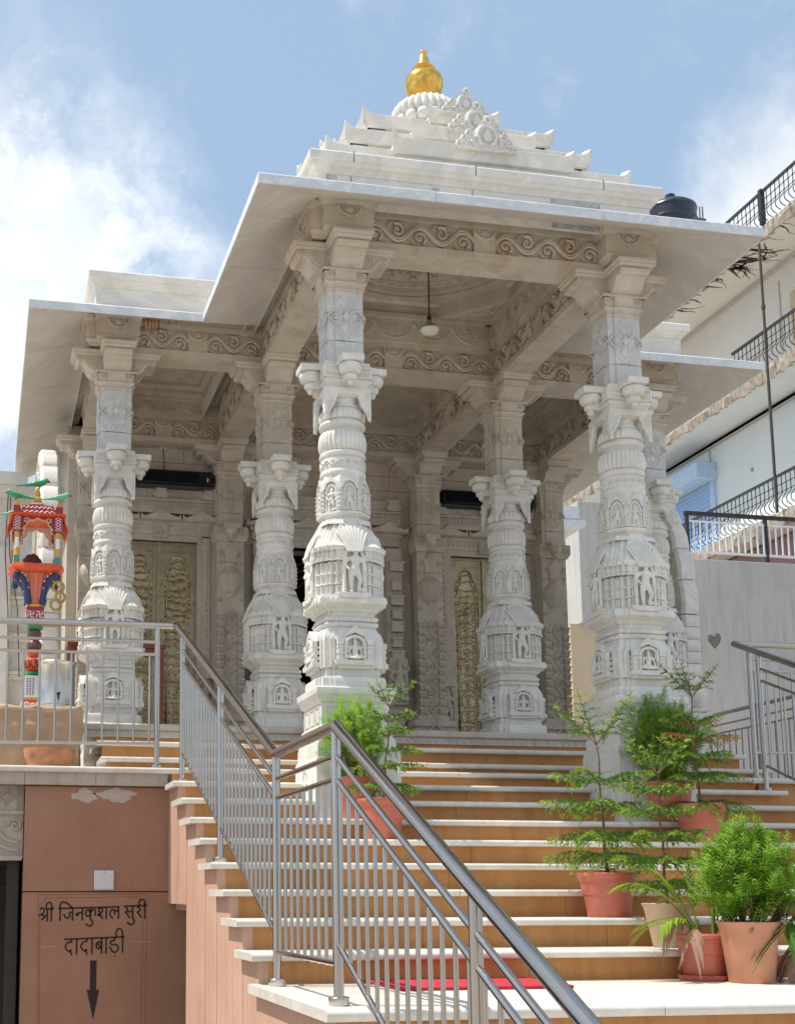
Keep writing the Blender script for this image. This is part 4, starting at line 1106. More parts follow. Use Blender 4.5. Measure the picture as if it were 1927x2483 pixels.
# ---- left terrace
terr = thing('left_terrace', 'raised terrace left of the stairs with a thin marble coping above the inscribed wall', 'terrace', (-2.2, .6, 1.265), 'terraces beside the stairs')
mb = MB(); slab(mb, -6.0, -1.05, .50, 1.0, 1.265, th=.04, joints=1.7, seed=77)
mb.build('coping', MB_TREAD, terr, 40).location = -terr.location
mb = MB(); mb.box(-6, 1.0, 1.15, -1.56, 8, 1.262); mb.box(-1.56, 1.0, 1.15, -1.50, 1.3, 1.262); mb.box(-1.10, .56, 1.15, 3.34, 1.0, 1.262)
mb.build('paving', MB_TREAD, terr, 0).location = -terr.location
mb = MB()
for a, b in ((-6, -3.05), (-3.05, -2.1), (-2.1, -1.62), (-1.62, -1.125)): mb.box(a+.001, .535, 1.138, b-.001, .62, 1.226)
mb.build('stone_band', GREYST, terr, 0, bevel=.003).location = -terr.location
rt = thing('right_terrace', 'raised terrace right of the stairs with a marble coping', 'terrace', (4.4, .6, 1.265), 'terraces beside the stairs')
mb = MB(); slab(mb, 3.30, 9.0, .45, .9, 1.265, th=.04, joints=1.7, seed=78); mb.box(3.72, .9, 1.2, 9, 11, 1.262); mb.box(3.40, .9, 1.2, 3.72, 1.0, 1.262)
mb.build('coping', MB_TREAD, rt, 40).location = -rt.location
mb = MB(); mb.box(3.37, .50, -1.2, 9, .54, 1.225)
mb.build('retaining_wall', RISER, rt, 0).location = -rt.location

# ---- inscribed wall
sw = thing('inscribed_wall', 'brown sandstone wall with carved Hindi lettering and a downward arrow', 'wall', (-1.6, .6, -1.2))
def wpart(name, mb, mat, **k):
    o = mb.build(name, mat, sw, k.pop('smooth', 0), **k); o.location = -sw.location; return o
YF = .58
mb = MB(); mb.box(-2.094, YF-.004, .4235, -1.04, YF+.3, 1.132); wpart('upper_slab', mb, SIGNW, bevel=.004)
mb = MB(); mb.box(-2.094, YF, -1.2, -.62, YF+.3, .417); wpart('lower_slab', mb, SIGNW, bevel=.003)
mb = MB(); mb.box(-2.09, YF+.01, .41, -1.045, YF+.2, .43); wpart('joint_gap', mb, DARKGAP)
# letters: strokes traced in the wall's own x-z plane, 1 unit = 1 mm from the panel corner
def stroke(mb, pts, w=.0058):
    P = [(-2.079+x*.000558, .4288-y*.000548) for x, y in pts]
    Lr = []; Rr = []
    for i, p in enumerate(P):
        a = P[max(0, i-1)]; b = P[min(len(P)-1, i+1)]
        d = Vector((b[0]-a[0], b[1]-a[1]));
        if d.length < 1e-9: d = Vector((1, 0))
        d.normalize(); n = Vector((-d.y, d.x))*w
        Lr.append((p[0]+n.x, p[1]+n.y)); Rr.append((p[0]-n.x, p[1]-n.y))
    rings = [[(l[0], YF-.0018, l[1]), (r[0], YF-.0018, r[1]), (r[0], YF+.002, r[1]), (l[0], YF+.002, l[1])] for l, r in zip(Lr, Rr)]
    mb.loft(rings)
def smooth_pts(p, n=4):
    if len(p) < 3: return p
    out = []
    for i in range(len(p)-1):
        p0 = Vector(p[max(0, i-1)]); p1 = Vector(p[i]); p2 = Vector(p[i+1]); p3 = Vector(p[min(len(p)-1, i+2)])
        for j in range(n):
            t = j/n; out.append(tuple(.5*((2*p1)+(-p0+p2)*t+(2*p0-5*p1+4*p2-p3)*t*t+(-p0+3*p1-3*p2+p3)*t**3)))
    out.append(p[-1]); return out
mb = MB()
GL = [  # shri
 [(187, 238), (202, 214), (226, 218), (236, 246), (222, 276), (196, 292), (172, 308)], [(196, 292), (218, 298), (240, 316)], [(266, 298), (236, 326), (204, 358)],
 # ji
 [(424, 222), (421, 182), (438, 150), (468, 142), (508, 158), (540, 184), (566, 208)], [(574, 268), (536, 268), (542, 300), (528, 330), (502, 334), (480, 314), (468, 284)],
 # na
 [(612, 290), (640, 276), (690, 268)], [(612, 290), (630, 304), (648, 288)],
 # ku
 [(790, 276), (768, 240), (744, 240), (732, 272), (742, 308), (768, 312), (790, 286)], [(790, 268), (818, 234), (842, 240), (850, 274), (838, 312)], [(790, 352), (812, 376), (814, 408), (788, 432), (756, 424), (734, 404)],
 # sha
 [(912, 262), (894, 256), (886, 238), (898, 220), (922, 220), (936, 242), (922, 270), (886, 288)], [(886, 288), (880, 300), (892, 306), (904, 296), (886, 288)], [(898, 300), (918, 314), (940, 346)],
 # la
 [(1064, 344), (1036, 316), (1024, 278), (1040, 240), (1066, 234), (1082, 262), (1080, 300)], [(1082, 270), (1100, 240), (1128, 262)],
 # su
 [(1210, 206), (1232, 222), (1238, 246), (1210, 268)], [(1214, 268), (1238, 296), (1266, 338)], [(1240, 262), (1270, 258), (1300, 256)], [(1300, 338), (1322, 366), (1318, 396), (1288, 416), (1254, 408), (1236, 386)],
 # ri
 [(1352, 196), (1382, 216), (1392, 242), (1352, 270)], [(1356, 268), (1382, 292), (1408, 336)],
 # loops of the long i
 [(262, 222), (256, 186), (270, 156), (294, 144), (316, 156), (326, 190), (322, 222)], [(1382, 188), (1378, 148), (1394, 118), (1420, 108), (1442, 124), (1452, 160), (1450, 190)],
 # second line: da
 [(568, 624), (526, 632), (498, 668), (508, 712), (542, 736), (566, 720), (556, 742), (576, 786)], [(752, 618), (710, 626), (684, 662), (692, 708), (726, 732), (750, 714), (742, 738), (762, 780)],
 # ba
 [(930, 650), (902, 626), (872, 640), (864, 678), (884, 706), (914, 702), (930, 676)], [(878, 644), (896, 664), (916, 692)],
 # da with a dot
 [(1086, 612), (1048, 616), (1034, 640), (1060, 660), (1104, 660), (1130, 688), (1122, 730), (1088, 752), (1054, 734), (1028, 682)],
 [(1106, 572), (1102, 520), (1116, 482), (1142, 466), (1168, 482), (1182, 530), (1182, 572)]]
for g in GL: stroke(mb, smooth_pts(g))
for g in ([(272, 224), (272, 376)], [(320, 222), (320, 376)], [(258, 226), (350, 220)], [(402, 220), (1142, 200)], [(426, 218), (425, 372)], [(574, 212), (574, 368)], [(692, 210), (692, 364)], [(790, 206), (790, 354)], [(980, 203), (980, 354)], [(1128, 200), (1128, 350)],
          [(1192, 194), (1474, 184)], [(1300, 190), (1300, 340)], [(1450, 186), (1450, 352)], [(480, 592), (1204, 568)], [(568, 588), (568, 626)], [(630, 588), (630, 776)], [(752, 582), (752, 620)], [(814, 580), (814, 772)], [(930, 578), (930, 770)], [(984, 576), (984, 768)], [(1086, 572), (1086, 614)], [(1184, 570), (1184, 758)]):
    stroke(mb, g)
stroke(mb, [(1084, 794), (1088, 800), (1092, 806)], .0065)
wpart('lettering', mb, ENGR)
mb = MB()
ar = [(-.022, 0), (.022, 0), (.021, -.193), (.042, -.193), (.004, -.386), (-.042, -.193), (-.021, -.193)]
mb.prism([(-1.6135+x, -.036+z) for x, z in ar], YF-.002, YF+.002); wpart('arrow', mb, ENGR)
mb = MB()   # scored border and scratches
for a, b in (((-1.990, .402), (-1.965, -1.1)), ((-1.255, .402), (-1.268, -1.1)), ((-1.955, .378), (-1.318, .386)), ((-1.990, .402), (-1.255, .405)), ((-1.282, .34), (-1.294, -1.1)), ((-1.978, .345), (-1.955, -.9))):
    d = Vector((b[0]-a[0], b[1]-a[1])).normalized(); n = Vector((-d.y, d.x))*.0013
    mb.loft([[(a[0]+n.x, YF-.0008, a[1]+n.y), (a[0]-n.x, YF-.0008, a[1]-n.y), (a[0]-n.x, YF+.002, a[1]-n.y), (a[0]+n.x, YF+.002, a[1]+n.y)], [(b[0]+n.x, YF-.0008, b[1]+n.y), (b[0]-n.x, YF-.0008, b[1]-n.y), (b[0]-n.x, YF+.002, b[1]-n.y), (b[0]+n.x, YF+.002, b[1]+n.y)]])
for sx, x in ((1, -1.985), (-1, -1.262)): mb.tube([(x+sx*(.01+.04*math.sin(t)), YF, .345+.045*(1-math.cos(t))) for t in [PI*.5*i/8 for i in range(9)]], .0013, 4)
wpart('scored_border', mb, simple('scored_line', (.14, .075, .05), .9))
mb = MB()
for a, b in (((-1.99, .055), (-1.86, .068)), ((-1.36, .083), (-1.20, .086))): mb.box(a[0], YF-.0009, a[1], b[0], YF+.002, a[1]+.0035)
wpart('scratch', mb, SCRATCH)
mb = MB()
random.seed(5)
for (cx, cz, rx, rz) in ((-1.69, 1.07, .085, .045), (-1.47, 1.075, .13, .045)):
    poly = [(cx+rx*(1+.22*math.sin(3*a+cx*9)+.12*math.sin(7*a))*math.cos(a), cz+rz*(1+.18*math.sin(4*a+1)+.12*math.sin(9*a))*math.sin(a)) for a in [2*PI*i/40 for i in range(40)]]
    mb.prism(poly, YF-.0055, YF)
wpart('cement_patch', mb, PATCH)
mb = MB()
mb.box(-1.619, YF-.02, .432, -1.483, YF-.004, .564); sp = mb.build('blank_switch_plate', SIGNP, None, 35, bevel=.008); tag(sp, 'blank pale grey square cover plate screwed to the brown wall', 'cover plate')
mb = MB(); mb.ell((-1.551, YF-.02, .552), (.004, .003, .004)); mb.ell((-1.551, YF-.02, .442), (.003, .003, .003)); o = mb.build('screw', BLACKM, sp)
mb = MB(); mb.box(-.62, YF+.02, -1.2, 3.3, YF+.1, .3); wpart('passage_wall', mb, SIGNW)
# carved lintel over the basement doorway left of the inscribed wall
mb = MB()
mb.box(-6, YF+.07, .66, -2.10, YF+.3, 1.138); mb.box(-6, YF+.05, .94, -2.10, YF+.2, .965); mb.box(-6, YF+.045, .63, -2.105, YF+.3, .66)
cx = -2.215
for a in range(4):
    Q = T(cx, YF+.066, 1.055) @ RY(a*PI/2); mb.tube([(0, 0, .058), (.02, 0, .03), (.058, 0, .0)], .007, 5, Q); mb.tube([(0.0, 0, .03), (.014, 0, .014), (.03, 0, 0)], .006, 5, Q)
for e in ((-.075, -.068), (.068, .075)): mb.box(cx+e[0], YF+.062, .985, cx+e[1], YF+.08, 1.125)
for r, z in ((.16, .90), (.22, .90), (.28, .90)): mb.tube([(-2.13-r*math.cos(t)*1.0+.0, YF+.066, z-r*math.sin(t)*.9) for t in [PI*.5*i/12 for i in range(13)]], .016, 5)
mb.tube(spiral(-2.155, .865, .05, .008, 1.4, PI, -1, 16), .011, 6, T(0, YF+.064, 0))
wpart('carved_lintel', mb, GREYST, smooth=40)
mb = MB(); mb.box(-6, 1.3, -1.2, -2.0, 1.35, .66); mb.box(-2.20, YF+.12, -1.2, -2.12, 1.3, .64); mb.box(-6, YF+.3, .6, -2, 1.3, .63)
wpart('basement_recess', mb, simple('dark_wood', (.035, .028, .024), .7))
mb = MB()
for z in (.45, .25, .02, -.3): mb.box(-2.5, 1.28, z, -2.2, 1.305, z+.02)
wpart('basement_door', mb, simple('dark_panel', (.05, .04, .035), .6))

# red mats
mb = MB(); mb.box(-.60, -2.86, .0005, .20, -2.31, .016); o = mb.build('red_mat', MATRED, None, 35, bevel=.004); tag(o, 'worn red doormat lying on the marble landing behind the steel railing', 'mat', 'red mats')
mb = MB(); mb.box(.30, .845, 1.27, .62, .862, 1.36); mb.box(.30, .55, 1.2665, .62, .845, 1.275); o = mb.build('red_mat', MATRED, None, 35, bevel=.003); tag(o, 'small red mat on the shaded upper step near the pot with the bush', 'mat', 'red mats')

# ------------------------------------------------------------------ steel railings
def build_rail(root, name_loc):
    pass
RT, RP, RM, RBL = .0245, .0195, .0115, .0082
OFFS = (-.117, -.207, -.845)
class Rail:
    def __init__(s, name, label, loc, mat=None):
        s.mat = mat or STEEL
        s.root = thing(name, label, 'railing', loc, 'steel railings of the stairs and terraces'); s.loc = Vector(loc); s.bal = None
    def p(s, name, mb, smooth=60):
        o = mb.build(name, s.mat, s.root, smooth); o.location = -s.loc; return o
    def top(s, path, r=RT):
        mb = MB(); mb.tube(path, r, 20)
        for q in path[1:-1]: mb.ell(q, r, 20, 12)
        for q in (path[0], path[-1]): mb.ell(q, (r*1.0, r*1.0, r*1.0), 16, 10)
        s.p('handrail', mb)
    def post(s, x, y, z0, z1, r=RP):
        mb = MB(); mb.tube([(x, y, z0), (x, y, z1)], r, 18); po = s.p('post', mb)
        mb = MB(); mb.lathe([(.038, z0), (.040, z0+.004), (.040, z0+.030), (.036, z0+.034), (.022, z0+.035)], 28, T(x, y, 0)); c = mb.build('base_cup', STEEL, po, 40)
    def span(s, a, b, n, low=-.845):
        a = Vector(a); b = Vector(b); mb = MB()
        d = (b-a).normalized()
        for o in (OFFS[0], OFFS[1], low):
            e = Vector((0, 0, o)); mb.tube([a+e+d*.012, b+e-d*.012], RM, 12)
            mb.ell(a+e+d*.014, RM*1.02, 12, 8); mb.ell(b+e-d*.014, RM*1.02, 12, 8)
        s.p('cross_rail', mb)
        for i in range(n):
            t = (i+.5)/n; q = a+(b-a)*t
            m2 = MB(); m2.tube([q+Vector((0, 0, low)), q+Vector((0, 0, OFFS[1]))], RBL, 10); m2.ell(q+Vector((0, 0, low)), (RBL*1.25, RBL*1.25, RM*1.25), 8, 6)
            s.p('baluster', m2)
rl = Rail('steel_railing', 'brushed steel railing along the left terrace and down the stairs into the foreground', (-1.05, -2.0, 0))
YT, XS = .65, -1.05
zt = lambda y: 2.305-(.68-y)*(2.305-1.056)/(3.13) if y > -2.45 else (1.056 if y > -3.49 else 1.058-(-3.49-y)*.452)
rl.top([(-5.5, YT, 2.262), (-1.09, YT, 2.292), (XS, YT+.02, 2.300), (XS, -2.45, 1.056), (XS, -3.49, 1.058), (XS, -6.6, 1.058-3.11*.452)])
for x, z in ((-1.19, 2.289), (-2.62, 2.28), (-4.05, 2.271)): rl.post(x, YT, 1.265, z-.01)
rl.span((-2.62, YT, 2.281), (-1.19, YT, 2.2905), 13); rl.span((-4.05, YT, 2.271), (-2.62, YT, 2.281), 13)
for y, z0 in ((.385, 1.144), (-1.05, .581), (-2.462, 0.), (-3.49, 0.), (-4.88, -.45), (-6.25, -1.04)): rl.post(XS, y, z0, zt(y)-.01)
for a, b, n in ((.385, -1.05, 14), (-1.05, -2.462, 14), (-2.462, -3.49, 9), (-3.49, -4.88, 13), (-4.88, -6.25, 13)):
    rl.span((XS, a, zt(a)), (XS, b, zt(b)), n, -.83 if n > 9 else -.905)
rr = Rail('steel_railing', 'brushed steel railing at the right end of the stairs, behind the potted plants', (3.3, .3, 1.2))
rr.top([(8.5, .62, 2.33), (3.36, .62, 2.322), (3.30, .60, 2.318), (3.30, -2.45, 1.10), (3.30, -3.0, 1.09)])
rr.post(3.42, .60, 1.265, 2.31); rr.post(3.30, .30, 1.144, 2.19); rr.post(3.30, -1.1, .581, 1.63); rr.post(3.30, -2.4, 0, 1.11); rr.post(5.0, .62, 1.265, 2.32)
rr.span((3.30, .28, 2.185), (3.30, -1.1, 1.635), 13); rr.span((3.30, -1.1, 1.635), (3.30, -2.4, 1.112), 13); rr.span((3.42, .62, 2.322), (5.0, .62, 2.325), 15)
rb = Rail('steel_railing', 'dark level railing running back along the right terrace beside the grey wall', (5.4, 3.5, 1.2), STEELD)
rb.top([(5.44, .7, 2.32), (5.44, 5.6, 2.32)])
for y in (.8, 2.2, 3.6, 5.0): rb.post(5.44, y, 1.265, 2.31)
for a, b in ((.8, 2.2), (2.2, 3.6), (3.6, 5.0)): rb.span((5.44, a, 2.32), (5.44, b, 2.32), 12, -.93)

# ------------------------------------------------------------------ things on the temple
def at(u, v, Y):
    d = rgt*((u-571.59)/3125.0)+fwd+upv*((1670.2-v)/3125.0); return CAM+d*((Y-CAM.y)/d.y)
def atx(u, v, X):
    d = rgt*((u-571.59)/3125.0)+fwd+upv*((1670.2-v)/3125.0); return CAM+d*((X-CAM.x)/d.x)
lamp = thing('pendant_lamp', 'bare bulb lamp with small tin shade hanging on a black flex under the carved dome', 'lamp', (1.045, 1.05, 4.9))
mb = MB(); mb.tube([(0, 0, .11), (.004, 0, .4), (-.003, 0, .7), (0, 0, 1.02)], .006, 6); mb.lathe([(.012, .12), (.018, .10), (.018, .075), (.013, .07)], 14); mb.build('flex', BLACKP, lamp)
mb = MB(); mb.lathe([(.016, .085), (.020, .07), (.030, .045), (.05, .025), (.075, .008), (.083, .0), (.079, -.001), (.05, .018), (.018, .06)], 28); mb.build('tin_shade', LSHADE, lamp, 60)
mb = MB(); mb.lathe([(.0, -.048), (.03, -.045), (.058, -.034), (.076, -.014), (.080, .002), (.06, .01)], 24); mb.build('lens', GLASSL, lamp, 60)
cc_ = thing('security_camera', 'small white dome camera on the wall above the left doorway', 'camera', (-.665, 4.26, 4.95))
mb = MB(); mb.lathe([(.062, 0), (.062, .02), (.052, .034), (.03, .044), (0, .046)], 24, RX(PI/2) @ T(0, 0, -.03)); mb.build('housing', WHITEP, cc_, 40)
mb = MB(); mb.ell((.006, -.03, .012), (.026, .022, .026), 12, 8); mb.ell((-.026, -.024, -.006), (.006, .006, .006)); mb.ell((.036, -.02, -.006), (.006, .006, .006)); mb.build('lens', BLACKP, cc_)
mb = MB(); mb.tube([(0, .0, -.05), (.006, 0, -.12), (.012, .0, -.2), (.004, 0, -.28), (-.03, -.01, -.33)], .006, 6); mb.build('cable', simple('grey_cable', (.10, .10, .10), .6), cc_)
def air_curtain(cx, w, z, label):
    t = thing('air_curtain', label, 'air curtain', (cx, 4.15, z), 'air curtains above the doors')
    mb = MB(); pr = [(.16, -.085), (-.01, -.085), (-.035, -.06), (-.04, .05), (-.01, .08), (.16, .085)]
    mb.prism(pr, -w/2, w/2, plane='yz'); mb.build('casing', BLACKP, t, 40, bevel=.006)
    mb = MB(); mb.box(-w/2+.004, -.046, -.064, w/2-.004, -.036, .058); mb.build('front_panel', simple('gloss_black', (.006, .007, .012), .12), t, 40, bevel=.004)
    mb = MB(); mb.box(w/2-.062, -.048, -.038, w/2-.048, -.046, .004); mb.build('badge', SIGNP, t, 0)
    mb = MB(); mb.box(-w/2, -.03, -.10, w/2, .14, -.086); mb.build('grille', simple('dark_grey', (.06, .055, .05), .6), t, 0)
air_curtain(-.66, .97, 4.555, 'long black air curtain unit above the left silver doors, small white badge at its end')
air_curtain(2.79, 1.0, 4.53, 'black air curtain unit above the right doorway, half hidden by a pillar')
tb = thing('wooden_table', 'varnished red-brown wooden table behind the left pillar', 'table', (-1.23, 2.95, 1.735))
mb = MB(); mb.box(-.46, -.16, .80, .40, .2, .835); mb.box(-.44, -.14, .73, .38, -.115, .80); mb.build('tabletop', WOODR, tb, 0, bevel=.004)
lg = None
for x in (-.42, .37):
    for y in (-.13, .17):
        mb = MB(); mb.box(x-.02, y-.02, 0, x+.02, y+.02, .80); mb.build('leg', WOODR, tb, 0, bevel=.003)

# toran arches at the two open sides of the veranda
def toran(sx, x0, label):
    t = thing('scalloped_arch', label, 'arch', (x0, 3.1, 1.265), 'scalloped arches at the veranda sides')
    yc, zc, a, b = 3.13, 2.95, .80, 1.40
    def pt(t, k=1., j=0.): return (yc-math.cos(t)*(a*k+j), zc+math.sin(t)*(b*k+j))
    mb = MB(); n = 13
    sec = [(-.085, 0.), (.085, 0.)]
    for i in range(n):      # rounded voussoirs of the outer band
        t0 = PI*i/n; t1 = PI*(i+1)/n; rings = []
        for q in range(9):
            tt = t0+(t1-t0)*(.015+.97*q/8); bul = .030*math.sin(PI*q/8)**.6
            o = pt(tt, 1., bul); inn = pt(tt, .80)
            m = pt(tt, 1., bul-.03)
            rings.append([(-.062, *o), (.062, *o), (.088, *m), (.088, *inn), (-.088, *inn), (-.088, *m)])
        mb.loft(rings)
    for i in range(6):      # upright part of each leg, in blocks
        z1 = zc-.005-i*.115; z0 = z1-.111
        for s in (-1, 1):
            y = yc+s*a; y2 = yc+s*a*.80; rings = []
            for q in range(7):
                z = z0+(z1-z0)*q/6; bul = .018*math.sin(PI*q/6)**.6*s
                rings.append([(-.062, y+bul, z), (.062, y+bul, z), (.088, y+bul-.03*s, z), (.088, y2, z), (-.088, y2, z), (-.088, y+bul-.03*s, z)])
            mb.loft(rings)
    mb.build('outer_band', MB_WHITE, t, 40, bevel=.003).location = (0, -3.1, -1.265)
    mb = MB()      # inner cusped band with beads on the face
    for s in (-1, 1):
        X = s*.075
        P = [pt(PI*i/72, .84+.035*abs(math.sin(PI*i/72*9))) for i in range(73)]
        full = [(X, yc-a*.84, 2.28)]+[(X, y, z) for y, z in P]+[(X, yc+a*.84, 2.28)]
        mb.tube(full, .028, 6)
        P2 = [pt(PI*i/72, .74+.03*abs(math.sin(PI*i/72*9))) for i in range(73)]
        mb.tube([(X*.9, yc-a*.75, 2.28)]+[(X*.9, y, z) for y, z in P2]+[(X*.9, yc+a*.75, 2.28)], .036, 6)
        for i in range(40):
            y, z = pt(PI*(i+.5)/40, .93); mb.ell((s*.088, y, z), (.012, .018, .018), 6, 4)
        for i in range(9):
            for q in (-1, 1): mb.ell((s*.088, yc+q*a*.92, 2.30+i*.072), (.012, .020, .022), 6, 4)
    P = [pt(PI*i/40, .79) for i in range(41)]; Pi = [pt(PI*i/40, .70) for i in range(41)]
    mb.loft([[(-.06, *o), (.06, *o), (.06, *q), (-.06, *q)] for o, q in zip([(yc-a*.79, 2.28)]+P+[(yc+a*.79, 2.28)], [(yc-a*.70, 2.28)]+Pi+[(yc+a*.70, 2.28)])])
    mb.build('cusped_band', MB_OLD_SHADED, t, 40).location = (0, -3.1, -1.265)
    for s in (-1, 1):
        mb = MB(); Q = T(0, yc+s*a*.9, 0)
        mb.lathe([(.06, 2.06), (.075, 2.08), (.11, 2.10), (.14, 2.15), (.15, 2.20), (.135, 2.25), (.10, 2.275), (.115, 2.285), (.115, 2.30)], 28, Q)
        mb.loft([square(.085, 2.0), square(.09, 2.03), square(.115, 2.045), square(.12, 2.065), square(.06, 2.068)], M=Q)
        mb.loft([square(.10, 1.265), square(.10, 1.42), square(.085, 1.44), square(.085, 1.93), square(.10, 1.95), square(.125, 1.985), square(.128, 2.02), square(.11, 2.025)], M=Q)
        vine(mb, Q @ T(.045, -.086, 1.47) @ RY(-PI/2), .44, .09, 2, .006); vine(mb, Q @ RZ(-sx*PI/2) @ T(.045, -.086, 1.47) @ RY(-PI/2), .44, .09, 2, .006)
        mb.build('pot_base', MB_WHITE, t, 40, bevel=.003).location = (0, -3.1, -1.265)
toran(-1, -1.88, 'white scalloped marble arch seen edge-on behind the painted wooden stand')
toran(1, 3.99, 'grey-white scalloped marble arch behind the right front pillar')

# ------------------------------------------------------------------ left terrace things
def rough_block(x0, y0, z0, x1, y1, z1, seed, amp=.030, n=34):
    mb = MB(); rnd = random.Random(seed)
    bm = bmesh.new(); bmesh.ops.create_cube(bm, size=1.0); bmesh.ops.subdivide_edges(bm, edges=bm.edges[:], cuts=n, use_grid_fill=True)
    from mathutils import noise as mn
    for v in bm.verts:
        p = Vector((x0+(v.co.x+.5)*(x1-x0), y0+(v.co.y+.5)*(y1-y0), z0+(v.co.z+.5)*(z1-z0)))
        d = v.co.normalized(); q = mn.fractal(p*4+Vector((seed, 0, 0)), .7, 2.2, 6)
        e = max(0, max(abs(v.co.x)+abs(v.co.z), abs(v.co.x)+abs(v.co.y), abs(v.co.y)+abs(v.co.z))-.93)
        p += d*(q*amp)-Vector((v.co.x*(x1-x0), v.co.y*(y1-y0), v.co.z*(z1-z0)))*e*.5
        if v.co.z < -.49: p.z = z0
        v.co = p
    bm.verts.ensure_lookup_table(); bm.verts.index_update()
    mb.add([v.co[:] for v in bm.verts], [tuple(v.index for v in f.verts) for f in bm.faces]); bm.free(); return mb
o = rough_block(-2.75, 1.22, 1.262, -1.672, 1.78, 1.778, 3).build('stone_block', BOULD, None, 60); tag(o, 'rough buff sandstone block behind the terrace railing carrying the drum and painted stand', 'stone block')
mb = MB(); mb.lathe([(0, 1.262), (.06, 1.262), (.11, 1.278), (.155, 1.32), (.18, 1.38), (.186, 1.43), (.176, 1.43), (.168, 1.38), (.14, 1.33), (.08, 1.295), (0, 1.285)], 40, T(-1.915, 1.02, 0))
o = mb.build('clay_bowl', simple('rusty_bowl', (.42, .19, .09), .7, var=.35, vscale=8), None, 50); tag(o, 'wide rusty orange bowl on the terrace floor in front of the stone block', 'bowl')
dr = thing('steel_drum', 'stainless steel water drum with a black tap standing on the stone block', 'water drum', (-1.845, 1.42, 1.775))
mb = MB(); mb.lathe([(0, 0), (.136, 0), (.140, .006), (.140, .02), (.135, .026), (.135, .33), (.140, .336), (.147, .344), (.150, .352), (.146, .358), (.10, .362), (0, .364)], 48); mb.build('body', DRUM, dr, 40)
mb = MB(); mb.lathe([(.1365, .025), (.139, .03), (.139, .036), (.1365, .042)], 40, cap=False); mb.build('foot_band', DRUM, dr, 40)
mb = MB(); mb.tube([(0, -.13, .085), (0, -.165, .085)], .008, 8); mb.tube([(0, -.165, .085), (0, -.17, .055)], .007, 8); mb.ell((0, -.155, .103), (.016, .010, .013), 10, 6); mb.build('tap', BLACKP, dr)

# painted wooden bird stand
Zf = lambda y: (1852-y)*.001037
st = thing('painted_wooden_stand', 'brightly painted carved wooden pavilion on a post with green parrots and hanging rings', 'painted stand', (-2.02, 1.62, 1.775))
def pp(name, mb, mat, smooth=40, parent=None, **k): return mb.build(name, mat, parent or st, smooth, **k)
mb = MB(); mb.loft([square(.085, 0), square(.082, .09)]); pp('orange_foot', mb, P_ORANGE, 30, bevel=.003)
mb = MB()
for x, z, r in ((-.05, .05, .022), (-.005, .045, .02), (.04, .055, .02)): mb.tube(spiral(x, z, r, .004, 1.2, 0, 1, 10), .006, 5, T(0, -.086, 0)); mb.tube(spiral(x, z, r, .004, 1.2, 0, 1, 10), .006, 5, RZ(-PI/2) @ T(0, -.086, 0))
pp('foot_scroll', mb, P_WHITE)
mb = MB(); mb.loft([square(.080, .105), square(.062, .28)]); pp('white_base', mb, P_WHITE, 30)
mb = MB(); mb.loft([square(.083, .088), square(.083, .106)]); pp('yellow_band', mb, P_YEL, 30)
mb = MB()
for k in (0, 3):
    Q = SIDE[k]
    mb.prism([(.022, .115), (.060, .115), (.050, .245), (.042, .262), (.036, .245)], -.083, -.06, Q @ T(0, 0, 0) @ RX(-.10) @ T(0, -.006, 0))
pp('red_leaf', mb, P_RED, 0)
mb = MB()
for k in (0, 3):
    for i in range(7):
        for j in range(3): mb.box(-.052+j*.022, -.0815+i*.0023, .128+i*.02, -.040+j*.022, -.05, .133+i*.02, SIDE[k]); mb.box(-.048+j*.022, -.0815+i*.0023, .133+i*.02, -.044+j*.022, -.05, .140+i*.02, SIDE[k])
pp('diaper_pattern', mb, P_BLUE, 0)
mb = MB(); mb.lathe([(.05, .285), (.068, .29), (.068, .31), (.05, .315)], 24); pp('green_ring', mb, P_GREEN)
mb = MB(); mb.lathe([(.045, .315), (.062, .33), (.070, .36), (.062, .405), (.045, .415)], 8); mb.lathe([(.04, .43), (.055, .45), (.058, .475), (.045, .49)], 24); pp('orange_drum', mb, P_ORANGE, 30)
mb = MB()
for i in range(8):
    a = 2*PI*i/8; mb.tube([(.072*math.cos(a), .072*math.sin(a), .335), (.074*math.cos(a+.6), .074*math.sin(a+.6), .40)], .004, 4); mb.tube([(.072*math.cos(a+.7), .072*math.sin(a+.7), .335), (.074*math.cos(a+.1), .074*math.sin(a+.1), .40)], .004, 4)
pp('drum_lines', mb, P_BROWN)
mb = MB(); mb.lathe([(.035, .485), (.055, .50), (.058, .53), (.045, .555), (.035, .565), (.05, .585), (.056, .615), (.045, .64), (.03, .645)], 60, flute=(12, .08, 0, 8)); pp('vase_shaft', mb, simple('brown_paint', (.13, .055, .045), .4), 40)
mb = MB(); mb.lathe([(.03, .64), (.066, .65), (.066, .672), (.05, .68), (.05, .70)], 24); pp('green_collar', mb, P_GREEN)
mb = MB(); mb.loft([square(.067, .70), square(.067, .815)]); pp('red_block', mb, P_RED, 30, bevel=.003)
mb = MB()
w = .0055
for k in (0, 1, 3):
    for cx in (-.034, .034):
        Q = SIDE[k] @ T(cx, -.0675, .757) @ S(1, 1, 1)
        for r in range(4):
            q = Q @ RY(r*PI/2)
            mb.box(-w/2, -.003, 0, w/2, .003, .026, q); mb.box(-.026, -.003, .0205, 0, .003, .026, q)
        for a in (-1, 1):
            for b in (-1, 1): mb.ell((a*.013, -.001, b*.013), (.003, .003, .003), 6, 4, Q)
pp('white_emblem', mb, P_WHITE, 0)
mb = MB(); mb.lathe([(.066, .815), (.075, .822), (.075, .836), (.066, .842)], 32); pp('yellow_ring', mb, P_YEL)
